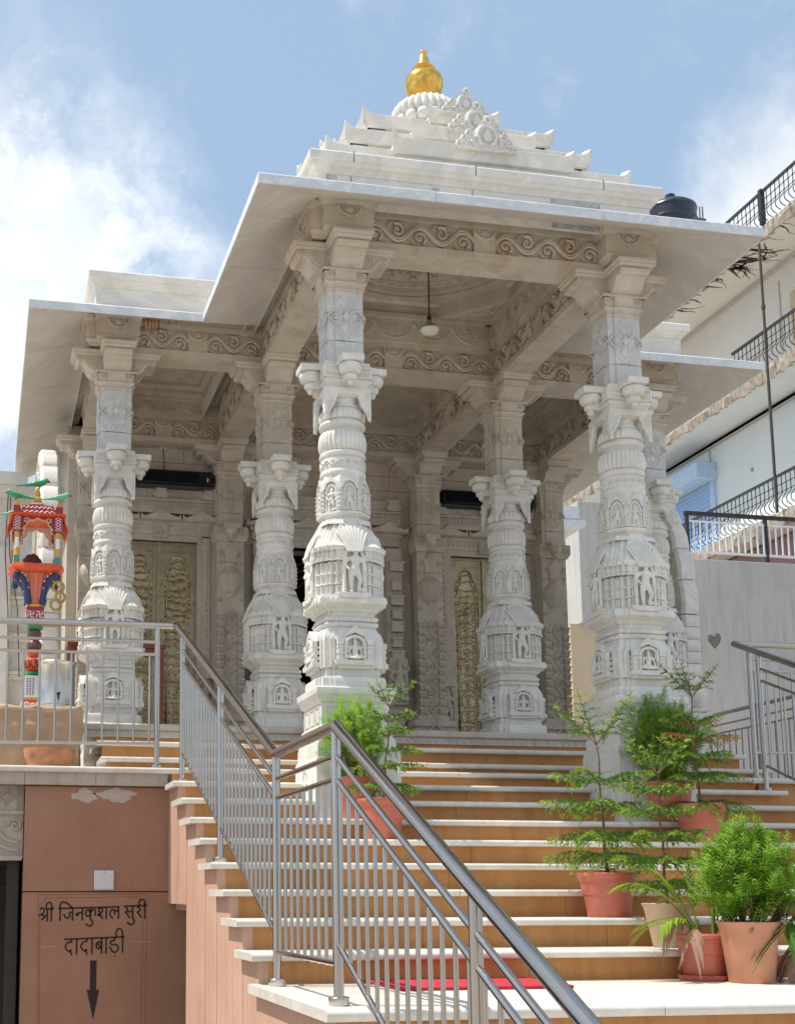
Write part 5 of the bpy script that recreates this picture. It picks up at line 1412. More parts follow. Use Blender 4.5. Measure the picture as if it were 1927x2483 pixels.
mb = MB(); mb.lathe([(.060, .84), (.066, .90), (.078, .98), (.10, 1.06), (.12, 1.085)], 60, flute=(10, .10, 0, 4)); pp('fluted_capital', mb, P_CORAL, 40)
mb = MB()
for k in range(4):
    Q = RZ(PI/4+k*PI/2)
    mb.tube([(.075, 0, .865), (.085, 0, .90), (.10, 0, .96), (.135, 0, 1.02), (.185, 0, 1.05), (.215, 0, 1.045)], [.026, .024, .025, .025, .024, .02], 8, Q); mb.ell((.22, 0, 1.03), (.03, .026, .035), 10, 7, Q); mb.ell((.08, 0, .862), (.032, .03, .03), 10, 7, Q)
br = pp('curled_bracket', mb, P_BLUE, 60)
mb = MB()
for k in range(4):
    for (x, z) in ((.12, 1.015), (.15, 1.05), (.185, 1.065), (.11, .96)):
        for s in (-1, 1): mb.ell((x-.008, s*.02, z), (.008, .008, .008), 6, 4, RZ(PI/4+k*PI/2))
pp('white_dots', mb, P_WHITE)
def lobed(h, z, amp, n=80):
    out = []
    for i in range(n):
        a = 2*PI*i/n; c, s_ = math.cos(a), math.sin(a); k = h/max(abs(c), abs(s_)); k *= 1+amp*math.cos(8*a+PI)
        k = min(k, h*1.32); out.append((k*c, k*s_, z))
    return out
mb = MB(); mb.loft([lobed(.170, 1.075, .03), lobed(.195, 1.085, .04), lobed(.205, 1.10, .045), lobed(.20, 1.125, .045), lobed(.18, 1.135, .04)]); pp('lobed_platform', mb, P_ORANGE, 40)
mb = MB(); rnd = random.Random(2)
bmv = MB(); bmv.ell((0, 0, 0), (.072, .07, .075), 20, 14)
vs = [(x*(1+.12*math.sin(9*x*20+z*30)), y*(1+.1*math.sin(y*90)), z*(1+.06*math.sin(x*110))) for x, y, z in bmv.v]
mb.add(vs, bmv.f, T(-.03, -.02, 1.17)); pp('cloth_bundle', mb, P_BROWN, 60)
for sx in (-1, 1):
    for sy in (-1, 1):
        Q = T(sx*.155, sy*.155, 0)
        mb = MB(); mb.lathe([(.017, 1.13), (.017, 1.345)], 16, Q); pil = pp('white_pillar', mb, P_WHITE)
        mb = MB(); mb.lathe([(.022, 1.195), (.02, 1.21), (.023, 1.22), (.019, 1.235), (.022, 1.245), (.018, 1.255)], 16, Q); mb.lathe([(.018, 1.335), (.023, 1.35), (.020, 1.37), (.023, 1.38)], 16, Q); pp('yellow_band', mb, P_YEL, parent=pil)
        mb = MB(); mb.loft([[(x+sx*.155, y+sy*.155, z) for x, y, z in square(.021, z0)] for z0 in (1.13, 1.19)]); pp('teal_foot', mb, P_TEAL, parent=pil)
        mb = MB(); mb.loft([[(x+sx*.155, y+sy*.155, z) for x, y, z in square(.030, z0)] for z0 in (1.385, 1.505)]); pp('red_capital', mb, P_RED, parent=pil)
mb = MB(); mi = MB(); mo = MB()
ap = scallop_arch(.118, .155, .03, 5, .13)
for k in range(4):
    Q = SIDE[k]; hole = [(x, 1.345+z) for x, z in ap]
    outl = [(-.128, 1.345)]+hole[0:1]
    poly = [(-.128, 1.505), (-.128, 1.345)]+hole+[(.128, 1.345), (.128, 1.505)]
    mb.prism(poly, -.168, -.150, Q); mi.tube([(x, -.168, z) for x, z in hole[1:-1]], .0065, 5, Q)
    mo.prism([(x*.999, z-.002 if z < 1.50 else z) for x, z in poly], -.150, -.140, Q)
pp('arch_panel', mb, P_RED, 0); pp('yellow_trim', mi, P_YEL); pp('arch_lining', mo, P_CREAM, 0)
mb = MB()
for k in (0, 1, 3):
    for sx in (-1, 1):
        for a in range(6): mb.ell((0, 0, .016), (.004, .003, .009), 5, 4, SIDE[k] @ T(sx*.085, -.169, 1.475) @ RY(a*PI/3))
        mb.ell((sx*.108, -.169, 1.405), (.010, .004, .010), 8, 5, SIDE[k])
        for i in range(5):
            for e in (-1, 1): mb.tube([(sx*.155-.022, -.186, 1.40+i*.022), (sx*.155, -.186, 1.40+i*.022+e*.011), (sx*.155+.022, -.186, 1.40+i*.022)], .002, 4, SIDE[k])
pp('white_motif', mb, P_WHITE)
mb = MB(); mb.loft([square(.188, 1.505), square(.215, 1.512), square(.215, 1.522), square(.18, 1.53)])
for k in (1, 3): mb.loft([[(-.17, -.19, 1.515), (.17, -.19, 1.515), (.17, -.183, 1.515), (-.17, -.183, 1.515)], [(-.195, -.235, 1.40), (.195, -.235, 1.40), (.195, -.228, 1.40), (-.195, -.228, 1.40)]], M=SIDE[k])
pp('orange_eave', mb, P_ORANGE, 20)
mb = MB()
for h, z0, z1 in ((.145, 1.528, 1.575), (.125, 1.575, 1.61), (.075, 1.61, 1.632), (.045, 1.632, 1.665)): mb.loft([square(h, z0), square(h-.006, z1)])
for sx in (-1, 1):
    for sy in (-1, 1): mb.loft([[(x+sx*.162, y+sy*.162, z) for x, y, z in square(.026, z0)] for z0 in (1.527, 1.585)])
rf = pp('stepped_roof', mb, P_RED, 0, bevel=.002)
mb = MB()
for k in (0, 1, 3):
    for h, z in ((.144, 1.552), (.122, 1.592), (.042, 1.648)):
        mb.tube([(-h*.92+h*1.84*i/48, -h-.001, z+.007*math.sin(i*.9)) for i in range(49)], .0032, 4, SIDE[k])
        for i in range(int(h*60)): mb.ell((-h*.85+i*h*1.7/(int(h*60)), -h-.001, z+(.012 if i % 2 else -.012)), .003, 5, 4, SIDE[k])
pp('white_wave', mb, P_WHITE, parent=rf)
mb = MB(); mb.lathe([(.03, 1.663), (.036, 1.675), (.032, 1.70), (.018, 1.72), (.026, 1.73), (.018, 1.742), (.022, 1.752), (.014, 1.765), (.006, 1.785)], 20)
for sx in (-1, 1):
    for sy in (-1, 1): mb.lathe([(.016, 1.585), (.020, 1.60), (.016, 1.62), (.008, 1.632)], 14, T(sx*.162, sy*.162, 0))
pp('yellow_finial', mb, P_YEL, 60)
def parrot(x, y, z, rz, mat, s=1.):
    g = bpy.data.objects.new('wooden_parrot', None); 
    caps = [((-.02, 0, .018), (.030, 0, .030), .018, .020), ((.030, 0, .030), (.048, 0, .044), .019, .016), ((-.02, 0, .018), (-.085, 0, .004), .015, .007), ((-.085, 0, .004), (-.14, 0, -.004), .007, .004)]
    ells = [((.052, 0, .046), (.017, .015, .016)), ((0, 0, .02), (.036, .018, .02))]
    if 'P' not in parrot.__dict__: parrot.P = remesh_figure(caps, ells, .0045, 'wooden_parrot')
    me = parrot.P
    if len(me.materials) == 0: me.materials.append(P_GREEN)
    o = bpy.data.objects.new('wooden_parrot', me); COL.objects.link(o); o.parent = st
    o.material_slots[0].link = 'OBJECT'; o.material_slots[0].material = mat
    o.location = (x, y, z); o.rotation_euler = (0, 0, rz); o.scale = (s, s, s)
    mb = MB(); mb.ell((.068, 0, .040), (.009, .006, .009), 8, 6); mb.tube([(.01, 0, -.012), (.01, 0, .01)], .004, 5); mb.build('beak', P_RED if mat == P_GREENL else simple('beak_red', (.30, .02, .02), .4), o)
    return o
parrot(0, 0, 1.795, .1, P_GREEN, 1.25); parrot(-.162, -.162, 1.642, PI-.15, P_GREEN, 1.2); parrot(.162, -.162, 1.642, .1, P_GREENL, 1.2); parrot(-.175, .162, 1.60, .05, P_GREENL, 1.1)
for i, (x, z, a) in enumerate(((.168, .955, .0), (.182, .875, .5), (.150, .815, .1))):
    mb = MB(); rr_ = .040
    mb.tube([(rr_*math.cos(t), 0, rr_*math.sin(t)) for t in [2*PI*q/28 for q in range(28)]], .0105, 8, T(x, -.17, z) @ RZ(a) @ RX(.15), closed=True); pp('hanging_ring', mb, P_RING, 60)
mb = MB(); mb.tube([(.185, -.18, 1.06), (.188, -.182, 1.0), (.186, -.178, .985)], .007, 6); pp('ring_hook', mb, P_RING)

# far left wing of the shrine
wg = thing('side_shrine', 'pale marble side shrine with moulded courses at the left edge, behind the painted stand', 'shrine', (-3.2, 5.2, 1.265))
mb = MB(); mb.box(-5, 5.2, 1.2, -1.60, 6, 4.6); mb.box(-5, 5.10, 4.55, -1.62, 6, 4.68); mb.box(-5, 5.06, 4.68, -2.0, 6, 4.82); mb.box(-5, 5.12, 3.98, -2.1, 5.3, 4.04); mb.box(-2.35, 5.05, 1.2, -2.15, 5.3, 4.0)
for z in (2.2, 2.6, 3.0, 3.4, 3.7): mb.box(-5, 5.14, z, -1.62, 5.3, z+.05); mb.box(-5, 5.10, z+.05, -1.62, 5.3, z+.08)
for x in (-2.6, -3.0): mb.lathe([(.09, 1.3), (.09, 3.0), (.12, 3.05), (.10, 3.2), (.13, 3.3), (.09, 3.9)], 20, T(x, 5.05, 0))
mb.build('marble_wall', MB_WHITE, wg, 30, bevel=.004).location = -wg.location
mb = MB()
for dx in (0, .028): mb.tube([(-2.20+dx, 4.9, 4.56), (-2.21+dx, 4.92, 4.2), (-2.215+dx*1.6, 4.95, 3.9), (-2.17+dx*3.5, 4.98, 3.3), (-2.15+dx*4, 4.98, 2.6)], .006, 5)
o = mb.build('loose_cable', simple('black_cable', (.06, .05, .045), .6), None); tag(o, 'pair of dark loose cables hanging down the pale shrine wall at far left', 'cable')

# ------------------------------------------------------------------ right-hand surroundings
gw = thing('grey_boundary_wall', 'tall streaked grey plaster wall at the right with a heart-shaped hole', 'wall', (9.5, 10.3, 1.2))
mb = MB(); mb.box(7.32, 10.3, 1.0, 14.5, 10.6, 5.78); mb.box(6.86, 10.25, 4.62, 7.33, 10.8, 6.62)
mb.build('plaster', CONC, gw, 0, bevel=.01).location = -gw.location
mb = MB(); mb.box(6.70, 10.35, 1.0, 7.4, 10.7, 4.62); mb.build('tan_plaster', TANW, gw, 0).location = -gw.location
mb = MB(); hp = [(0, -.16), (.10, -.06), (.13, .03), (.10, .10), (.05, .10), (.03, .05), (-.02, .05), (-.06, .08), (-.11, .05), (-.12, -.02), (-.07, -.09)]
mb.prism([(9.17+x*.95, 4.45+z) for x, z in hp], 10.295, 10.33); mb.build('broken_hole', simple('hole_dark', (.18, .16, .13), .95, var=.4, vscale=30), gw, 0).location = -gw.location
wr = thing('white_railing', 'white barred railing with a black top rail on the grey boundary wall', 'railing', (9.8, 10.4, 5.8))
mb = MB(); mb.box(8.82, -.03+10.4, 6.545, 14.4, .03+10.4, 6.605)
for x in (8.86, 10.29, 11.8): mb.box(x-.025, 10.375, 5.78, x+.025, 10.425, 6.56)
mb.build('black_frame', BLACKM, wr, 0).location = -wr.location
mb = MB(); mb.box(8.86, 10.385, 6.43, 14.4, 10.415, 6.455); mb.box(8.86, 10.38, 5.905, 14.4, 10.42, 5.94)
mb.build('white_rail', WHITEM, wr, 0).location = -wr.location
for i in range(24):
    x = 8.98+i*.115
    mb = MB(); mb.box(x-.011, 10.39, 5.93, x+.011, 10.41, 6.44); mb.build('white_bar', WHITEM, wr, 0).location = -wr.location
lg_ = thing('marble_ledge', 'small bit of white marble cornice showing between pillars in front of the grey wall', 'cornice', (5.2, 8.0, 5.4))
mb = MB(); mb.box(4.0, 8.0, 5.60, 5.76, 9.0, 5.78); mb.box(4.0, 7.98, 5.50, 5.85, 9, 5.585); mb.lathe([(.9, 5.50), (.88, 5.40), (.7, 5.28), (.4, 5.2)], 30, T(4.95, 8.8, 0)); mb.box(4, 8.05, 5.78, 5.5, 9, 6.2)
mb.build('cornice_block', MB_EDGE, lg_, 30).location = -lg_.location

nb = thing('balconied_house', 'pale neighbouring house with three long crumbling balconies and black bowed railings', 'house', (16, 16, 0))
NBL = -nb.location
def npart(name, mb, mat, smooth=0, parent=None, **k):
    o = mb.build(name, mat, parent or nb, smooth, **k); o.location = NBL if parent is None else (0, 0, 0); return o
XE, XF = 14.05, 15.15
Y0, Y1 = 6.0, 27.0
FL = ((14.86, 14.55), (11.72, 11.38), (8.40, 8.06))
mb = MB(); mb.box(XF, Y0, 11.3, XF+.3, Y1, 14.8); npart('upper_wall', mb, PLAST)
mb = MB(); mb.box(XF, Y0, 8.0, XF+.3, Y1, 11.5); npart('lower_wall', mb, PLASTW)
mb = MB(); mb.box(XF+.1, Y0, -1.2, XF+.4, Y1, 8.1); mb.box(14.6, Y0, -1.2, 14.7, Y1, 8.05); npart('ground_floor_wall', mb, MAROON)
for i, (zt_, zb) in enumerate(FL):
    mb = MB(); mb.box(XE+.05, Y0, zb+.05, XF+8, Y1, zt_-.02)
    npart('balcony_slab', mb, PLAST if i != 1 else PLASTW)
    # ragged, spalling edge
    me_ = MB(); rnd = random.Random(i); n = 190; rings = []
    for j in range(n+1):
        y = Y0+(Y1-Y0)*j/n; a, b, c, d = [rnd.uniform(-1, 1) for _ in range(4)]
        k = 1.0 if i else .55
        rings.append([(XE+.07, y, zb+.045), (XE+.02+.03*a*k, y, zb+.01+.05*b*k), (XE-.01+.04*c*k, y, (zb+zt_)/2+.05*a*k), (XE+.0+.03*d*k, y, zt_-.02+.02*b*k), (XE+.10, y, zt_-.005), (XE+.16, y, zb+.06+.03*d)])
    me_.loft(rings); npart('broken_edge', me_, BROKEN, 20)
# water stains branching on the soffit under the roof
mb = MB(); rnd = random.Random(11); zs = FL[0][1]+.047
def crack(x, y, ang, L, w):
    pts = []
    for i in range(9):
        pts.append((x, y)); ang += rnd.uniform(-.45, .45); x += math.cos(ang)*L/8; y += math.sin(ang)*L/8
        if x < XE+.05: x = XE+.06
        if x > XF-.02: x = XF-.03
    for i in range(8):
        a = Vector((*pts[i], zs-.001)); b = Vector((*pts[i+1], zs-.001)); d = (b-a)
        if d.length < 1e-4: continue
        d.normalize(); s_ = Vector((-d.y, d.x, 0)); w0 = w*(1-i/9)*rnd.uniform(.6, 1.4); w1 = w*(1-(i+1)/9)*rnd.uniform(.6, 1.4)
        mb.loft([[tuple(a-s_*w0), tuple(a+s_*w0), tuple(a+s_*w0+Vector((0, 0, .003))), tuple(a-s_*w0+Vector((0, 0, .003)))], [tuple(b-s_*w1), tuple(b+s_*w1), tuple(b+s_*w1+Vector((0, 0, .003))), tuple(b-s_*w1+Vector((0, 0, .003)))]])
for c in range(16): crack(XE+.08, 15.75+rnd.uniform(0, 1.15), rnd.uniform(-.3, .3), rnd.uniform(.5, 1.0), rnd.uniform(.02, .055))
for c in range(9): crack(XE+.2+.5*rnd.random(), 15.75+rnd.uniform(0, 1.1), PI/2*rnd.choice((-1, 1)), rnd.uniform(.3, .6), .03)
for c in range(26): crack(XE+.06, 17.2+rnd.uniform(0, 4.5), rnd.uniform(-.35, .35), rnd.uniform(.15, .75), rnd.uniform(.01, .045))
for c in range(5): crack(XE+.06, 13.5+rnd.uniform(0, 2), rnd.uniform(-.3, .3), rnd.uniform(.3, .8), rnd.uniform(.01, .025))
npart('water_stain', mb, simple('soot_stain', (.055, .045, .035), .95, var=.5, vscale=14))
# railings with bowed bars
for i, (zt_, zb) in enumerate(FL):
    H = .76; y_end = (26.5, 16.75, 26.5)[i]
    mb = MB(); mb.box(XE-.03, Y0, zt_+H-.03, XE+.03, y_end, zt_+H+.02); mb.tube([(XE, Y0, zt_+H*.72), (XE, y_end, zt_+H*.72)], .009, 5); mb.tube([(XE, Y0, zt_+H*.50), (XE, y_end, zt_+H*.50)], .009, 5)
    bal = npart('balcony_railing', mb, BLACKM)
    if i == 0:
        mb2 = MB()
        for y in (15.3, 19.0, 12.0): mb2.box(XE-.05, y-.05, zt_, XE+.05, y+.05, zt_+H+.06)
        mb2.build('square_post', BLACKM, bal, 0)
    y = 10.0; vis = 0
    bars = MB()
    while y < min(y_end, 22.5):
        q = [(XE, y, zt_+H), (XE, y, zt_+H*.50), (XE-.02, y, zt_+H*.40), (XE-.12, y, zt_+H*.22), (XE-.10, y, zt_+H*.08), (XE, y, zt_)]
        q = [(a, b, c) for a, b, c in q]
        bars.tube([tuple(p) for p in smooth_pts(q, 3)], .0105, 5)
        for zz in (.72, .50): bars.ell((XE, y, zt_+H*zz), (.02, .02, .025), 5, 4)
        y += .155
    bars.build('bowed_bars', BLACKM, bal, 60)
mb = MB(); mb.tube([(13.88, 15.24, 8.3), (13.88, 15.24, 11.2)], .032, 10); mb.tube([(13.88, 15.24, 11.2), (13.88, 15.24, 14.35)], .028, 10); mb.lathe([(.04, 12.85), (.045, 12.9), (.04, 12.95)], 12, T(13.88, 15.24, 0))
npart('drain_pipe', mb, simple('pipe_iron', (.045, .04, .04), .5), 60)
mb = MB(); mb.box(XF-.03, 15.6, 11.7, XF+.01, 16.05, 13.72); npart('beige_door', mb, DOORB)
mb = MB(); mb.box(XF-.02, 16.42, 11.7, XF+.01, 16.46, 14.2); mb.tube([(XF-.02, 9.0, 14.50), (XF-.02, 25, 14.50)], .03, 6); mb.tube([(XF-.05, 9, 11.30), (XF-.05, 25, 11.30)], .025, 6); mb.tube([(XF-.02, 19.6, 8.4), (XF-.02, 19.6, 11.3)], .015, 6)
npart('wall_pipe', mb, simple('old_pipe', (.40, .38, .34), .6), 40)
mb = MB()
for y, z in ((15.6, 9.95), (17.9, 10.2), (14.0, 10.5), (18.9, 9.4)): mb.ell((XF-.01, y, z), (.03, .05, .05))
npart('wall_hook', mb, BROKEN)
sh = MB()
for i in range(34): sh.box(XF-.045-.012*(i % 2), 19.65, 8.42+i*.058, XF+.0, 21.9, 8.42+i*.058+.056)
npart('roller_shutter', sh, BLUESH)
mb = MB(); mb.box(XF-.07, 19.42, 8.4, XF, 19.62, 10.45); npart('shutter_jamb', mb, BLUEB)
mb = MB(); mb.box(XF-.55, 19.35, 10.45, XF, 22.2, 10.86); npart('shutter_box', mb, BLUEB, bevel=.02)
mb = MB(); mb.box(XE+.3, 16.8, 11.72, XE+.9, 17.6, 12.1); npart('brown_chest', mb, simple('brown_wood', (.20, .07, .04), .7))
# stair head and tank on the roof
mb = MB(); mb.box(16.3, 20.2, 14.8, 19, 22.0, 17.5); npart('stair_head', mb, PLAST)
tk = thing('water_tank', 'black plastic water tank on the roof behind the temple eave', 'water tank', (16.9, 20.3, 17.62))
c_ = at(1627, 530, 20.3); rad = (at(1680, 520, 20.3)-at(1573, 520, 20.3)).length/2
tk.location = (c_.x, 20.3, c_.z-.45)
mb = MB(); mb.lathe([(rad*1.0, 0), (rad*1.0, .28), (rad*1.03, .30), (rad*1.03, .34), (rad, .36), (rad, .62), (rad*1.03, .64), (rad*1.0, .70), (rad*.8, .80), (rad*.5, .88), (rad*.2, .90)], 40); mb.build('shell', TANKM, tk, 40)
mb = MB(); mb.lathe([(.13, .85), (.13, 1.10), (.10, 1.12), (0, 1.12)], 20); mb.build('lid', TANKM, tk, 40)
mb = MB()
for u in (1686, 1694, 1701): 
    a = at(u+3, 535, 20.3); mb.tube([(a.x, 20.3, a.z-.3), (a.x-(.05 if u == 1686 else 0), 20.3, a.z+.40)], .018, 5)
mb.box(at(1684, 530, 20.3).x, 20.2, at(1684, 530, 20.3).z-.6, at(1706, 530, 20.3).x, 20.4, at(1684, 530, 20.3).z-.02)
o = mb.build('steel_rods', simple('rusty_rod', (.10, .09, .08), .8), None, 40); tag(o, 'three bare reinforcement rods sticking up beside the black roof tank', 'rods')
# ------------------------------------------------------------------ potted plants
def pot_mesh(r, rb, h, style):
    mb = MB()
    if style == 'plastic':      # rolled rim, two grooves
        mb.lathe([(0, 0), (rb, 0), (rb+.004, .006), (rb+(r-rb)*.42, h*.50), (rb+(r-rb)*.45+.004, h*.52), (rb+(r-rb)*.47+.004, h*.56), (rb+(r-rb)*.72, h*.80), (rb+(r-rb)*.74+.006, h*.815), (rb+(r-rb)*.76+.006, h*.85), (r*.965, h*.87), (r, h*.90), (r+.004, h*.955), (r, h), (r-.012, h), (r-.02, h*.93), (0, h*.90)], 44)
    elif style == 'clay':
        mb.lathe([(0, 0), (rb, 0), (rb+.003, .004), (r*.90, h*.86), (r*.955, h*.93), (r, h*.985), (r-.004, h), (r-.014, h*.995), (r-.022, h*.93), (0, h*.90)], 44)
    else:
        mb.lathe([(0, 0), (rb, 0), (r*.87, h*.84), (r*.90, h*.86), (r, h*.87), (r+.003, h*.99), (r-.012, h), (r-.02, h*.92), (0, h*.9)], 40)
    return mb
def potted(name, label, cat, loc, r, rb, h, style, mat, rz=0.):
    t = thing('potted_'+name, label, cat, loc, 'potted plants on the steps')
    pot_mesh(r, rb, h, style).build('pot', mat, t, 40)
    mb = MB(); mb.lathe([(0, h*.905), (r*.5, h*.93), (r-.016, h*.925)], 24, cap=False)
    rnd = random.Random(int(loc[0]*100))
    for i in range(26): mb.ell((rnd.uniform(-.6, .6)*r, rnd.uniform(-.6, .6)*r, h*.93), (.012, .012, .008), 5, 4)
    mb.build('soil', SOIL, t, 60); return t
def blade(mb, p, d, L, w, nrm, droop=0., seg=1):
    """a thin leaf from p along d"""
    s = d.cross(nrm)
    if s.length < 1e-4: s = d.orthogonal()
    s.normalize(); s *= w*.5
    if seg == 1: mb.add([p, p+d*L*.45+s, p+d*L-Vector((0, 0, droop*L)), p+d*L*.45-s], [(0, 1, 2, 3)])
    else:
        A = []; 
        for i in range(seg+1):
            t = i/seg; q = p+d*L*t-Vector((0, 0, droop*L*t*t)); k = (math.sin(PI*(.12+.88*t)))**.7 if t < 1 else 0.
            A += [q+s*k, q-s*k]
        mb.add(A, [(2*i, 2*i+1, 2*i+3, 2*i+2) for i in range(seg)])
def araucaria(t, h0, H, levels, L0, L1, seed, tipmat=F_ARAU2, rust=(), lean=(0, 0), nb=5, droopk=1.):
    """Norfolk pine: whorls of drooping boughs set with short combed shoots"""
    rnd = random.Random(seed)
    top = Vector((lean[0], lean[1], h0+H)); base = Vector((0, 0, h0-.02))
    axis = [base+(top-base)*i/8+Vector((.008*math.sin(i*1.7+seed), .008*math.cos(i*1.3+seed), 0)) for i in range(9)]
    mb = MB(); mb.tube(axis, [.0095-.0062*i/8 for i in range(9)], 8); mb.build('trunk', BARK, t, 60)
    def ax(f):
        f = max(0, min(.999, f))*8; i = int(f); return axis[i].lerp(axis[i+1], f-i)
    fol = MB(); tip = MB(); rst = MB(); tw = MB()
    for lv, (f, rot) in enumerate(levels):
        L = L0+(L1-L0)*f; o = ax(f)
        for b in range(nb):
            a = rot+2*PI*b/nb+rnd.uniform(-.22, .22); Lb = L*rnd.uniform(.82, 1.12)
            up = .38+.55*f+rnd.uniform(-.1, .1); dr = (.62-.25*f)*droopk
            if f > .93: up = 1.5; dr = .05
            pts = []; n = max(6, int(Lb/.016))
            for i in range(n+1):
                s = i/n; r = Lb*s; z = Lb*(up*s-dr*s*s*1.15+ .16*max(0, s-.7)**1.0)
                pts.append(o+Vector((math.cos(a)*r, math.sin(a)*r, z*.75)))
            tw.tube(pts, [.0032-.002*i/n for i in range(n+1)], 5)
            M_ = rst if (lv, b) in rust else None
            for i in range(2, n):
                odd = i % 2
                s = i/n; d = (pts[i+1]-pts[i-1]).normalized(); side = d.cross(Vector((0, 0, 1))).normalized(); upn = side.cross(d)
                tgt = M_ or (tip if s > .74 else fol)
                sl_ = Lb*(.50*(1-s)**.8+.14)*rnd.uniform(.8, 1.1)
                if s > .12 and odd:
                    for sg in (-1, 1):
                        dd = (side*sg*.86+d*.50+upn*rnd.uniform(-.30, .12)).normalized()
                        m = max(3, int(sl_/.012)); q = Vector(pts[i]); prev = q
                        for j in range(m):
                            dd = (dd+Vector((0, 0, -.06-.05*(1-f)))).normalized(); q2 = q+dd*(sl_/m)
                            t2 = tgt if j < m*.75 or M_ else tip
                            for w_ in range(3):
                                an = rnd.uniform(0, 2*PI); pr_ = dd.orthogonal(); pr_.rotate(Matrix.Rotation(an, 3, dd))
                                blade(t2, q, (dd*.85+pr_*.60).normalized(), .021, .0062, pr_)
                            q = q2
                for w_ in range(4):
                    an = rnd.uniform(0, 2*PI); pr_ = d.orthogonal(); pr_.rotate(Matrix.Rotation(an, 3, d))
                    blade(tgt, pts[i], (d*.8+pr_*.65).normalized(), .021, .006, pr_)
    for i in range(60):
        f = .55+.45*rnd.random(); a = rnd.uniform(0, 2*PI); d = Vector((math.cos(a)*.6, math.sin(a)*.6, .7)).normalized(); blade(fol, ax(f), d, .014, .004, Vector((0, 0, 1)))
    tw.build('bough', BARK, t, 60)
    fol.build('needles', F_ARAU, t, 0, recalc=False)
    if tip.v: tip.build('young_shoots', tipmat, t, 0, recalc=False)
    if rst.v: rst.build('rusty_bough', F_RUST, t, 0, recalc=False)
def bush(t, c, rx, rz, n, seed, mats, L=.034, w=.0034, stems=26, spiky=.06):
    """feathery kochia bush: upright stems crowded with fine leaves; gaps between clumps"""
    rnd = random.Random(seed); c = Vector(c)
    st_ = MB(); fol = [MB() for _ in mats]
    tips = []
    for i in range(stems):
        a = rnd.uniform(0, 2*PI); k = math.sqrt(rnd.random()); zz = rnd.uniform(-.3, 1.0)
        e = c+Vector((math.cos(a)*rx*k*.9, math.sin(a)*rx*k*.9, rz*max(-.3, math.sqrt(max(0, 1-k*k)))*rnd.uniform(.6, 1)))
        b = Vector((math.cos(a)*.03, math.sin(a)*.03, c.z-rz*1.05))
        st_.tube([b, b.lerp(e, .5)+Vector((0, 0, -.02)), e], [.004, .003, .0015], 5)
    clumps = []
    for i in range(int(n/26)):
        d = Vector((rnd.gauss(0, 1), rnd.gauss(0, 1), rnd.gauss(0, 1))).normalized(); k = rnd.random()**.33
        wob = 1+.16*math.sin(d.x*7+seed)+.13*math.sin(d.z*9+d.y*6+seed)
        clumps.append((c+Vector((d.x*rx*k*wob, d.y*rx*k*wob, d.z*rz*k*wob)), d, k))
    for (p, d, k) in clumps:
        ax_ = (d*.55+Vector((0, 0, .95))+Vector((rnd.gauss(0, .2), rnd.gauss(0, .2), 0))).normalized(); ln = rnd.uniform(.05, .10)
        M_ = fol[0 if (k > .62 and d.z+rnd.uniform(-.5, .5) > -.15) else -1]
        for j in range(26):
            s = j/26; q = p+ax_*ln*(s-.3); pr_ = ax_.orthogonal(); pr_.rotate(Matrix.Rotation(j*2.4+rnd.uniform(-.3, .3), 3, ax_))
            blade(M_, q, (ax_*.55+pr_*.85*(1-.5*s)).normalized(), L*rnd.uniform(.7, 1.1)*(1-.4*s), w, pr_, .10)
    st_.build('stems', BARK, t, 60)
    for m, f in zip(mats, fol): f.build('foliage', m, t, 0, recalc=False)
def frond(t, p, az, el, L, mat, seed, n=22, lw=.012, ll=.17, droop=.9, dry=False, stem=None):
    rnd = random.Random(seed); p = Vector(p)
    d0 = Vector((math.cos(az)*math.cos(el), math.sin(az)*math.cos(el), math.sin(el)))
    pts = [p+d0*L*i/16-Vector((0, 0, droop*L*(i/16)**2.2*.5)) for i in range(17)]
    mb = MB(); mb.tube(pts, [.0055-.0042*i/16 for i in range(17)], 6); mb.build('frond_stem', stem or mat, t, 60)
    mb = MB()
    for i in range(n):
        s = .34+.66*(i+.5)/n; f = s*16; k = min(15, int(f)); q = pts[k].lerp(pts[k+1], f-k); d = (pts[k+1]-pts[k]).normalized()
        side = d.cross(Vector((0, 0, 1))).normalized()
        for sg in (-1, 1):
            dd = (side*sg*rnd.uniform(.55, .8)+d*(.75+.5*s)+Vector((0, 0, .22-.3*dry))).normalized()
            blade(mb, q, dd, ll*rnd.uniform(.8, 1.1)*math.sin(PI*(.25+.6*(1-s)+.1)), lw, Vector((0, 0, 1)), .38+.5*dry+rnd.uniform(0, .2), 5)
    mb.build('frond', mat, t, 0, recalc=False)

# beside the left front pedestal
t = potted('bush', 'feathery lime green bush in a terracotta pot, tucked beside the left front pedestal', 'potted bush', (-.055, -.44, .867), .125, .09, .27, 'plastic', TERRA)
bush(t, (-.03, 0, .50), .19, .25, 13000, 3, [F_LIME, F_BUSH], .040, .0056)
t = potted('pine', 'young green Norfolk pine in a terracotta pot, standing just in front of the lime bush', 'potted pine', (.0, -.77, .726), .150, .095, .25, 'plastic', TERRA)
araucaria(t, .22, .60, [(.20, .3), (.38, 1.0), (.54, .2), (.70, .8), (.84, .1), (.985, .0)], .29, .16, 5, lean=(.06, 0), nb=5)
mb = MB(); mb.tube([(.115, .02, .2), (.118, .02, .55)], .012, 8)
for i in range(9): mb.tube([(.118+.013*math.cos(a), .02+.013*math.sin(a), .22+i*.037+.018*a/PI) for a in [2*PI*q/8 for q in range(5)]], .003, 4)
mb.build('white_stake', WHITEP, t, 60)
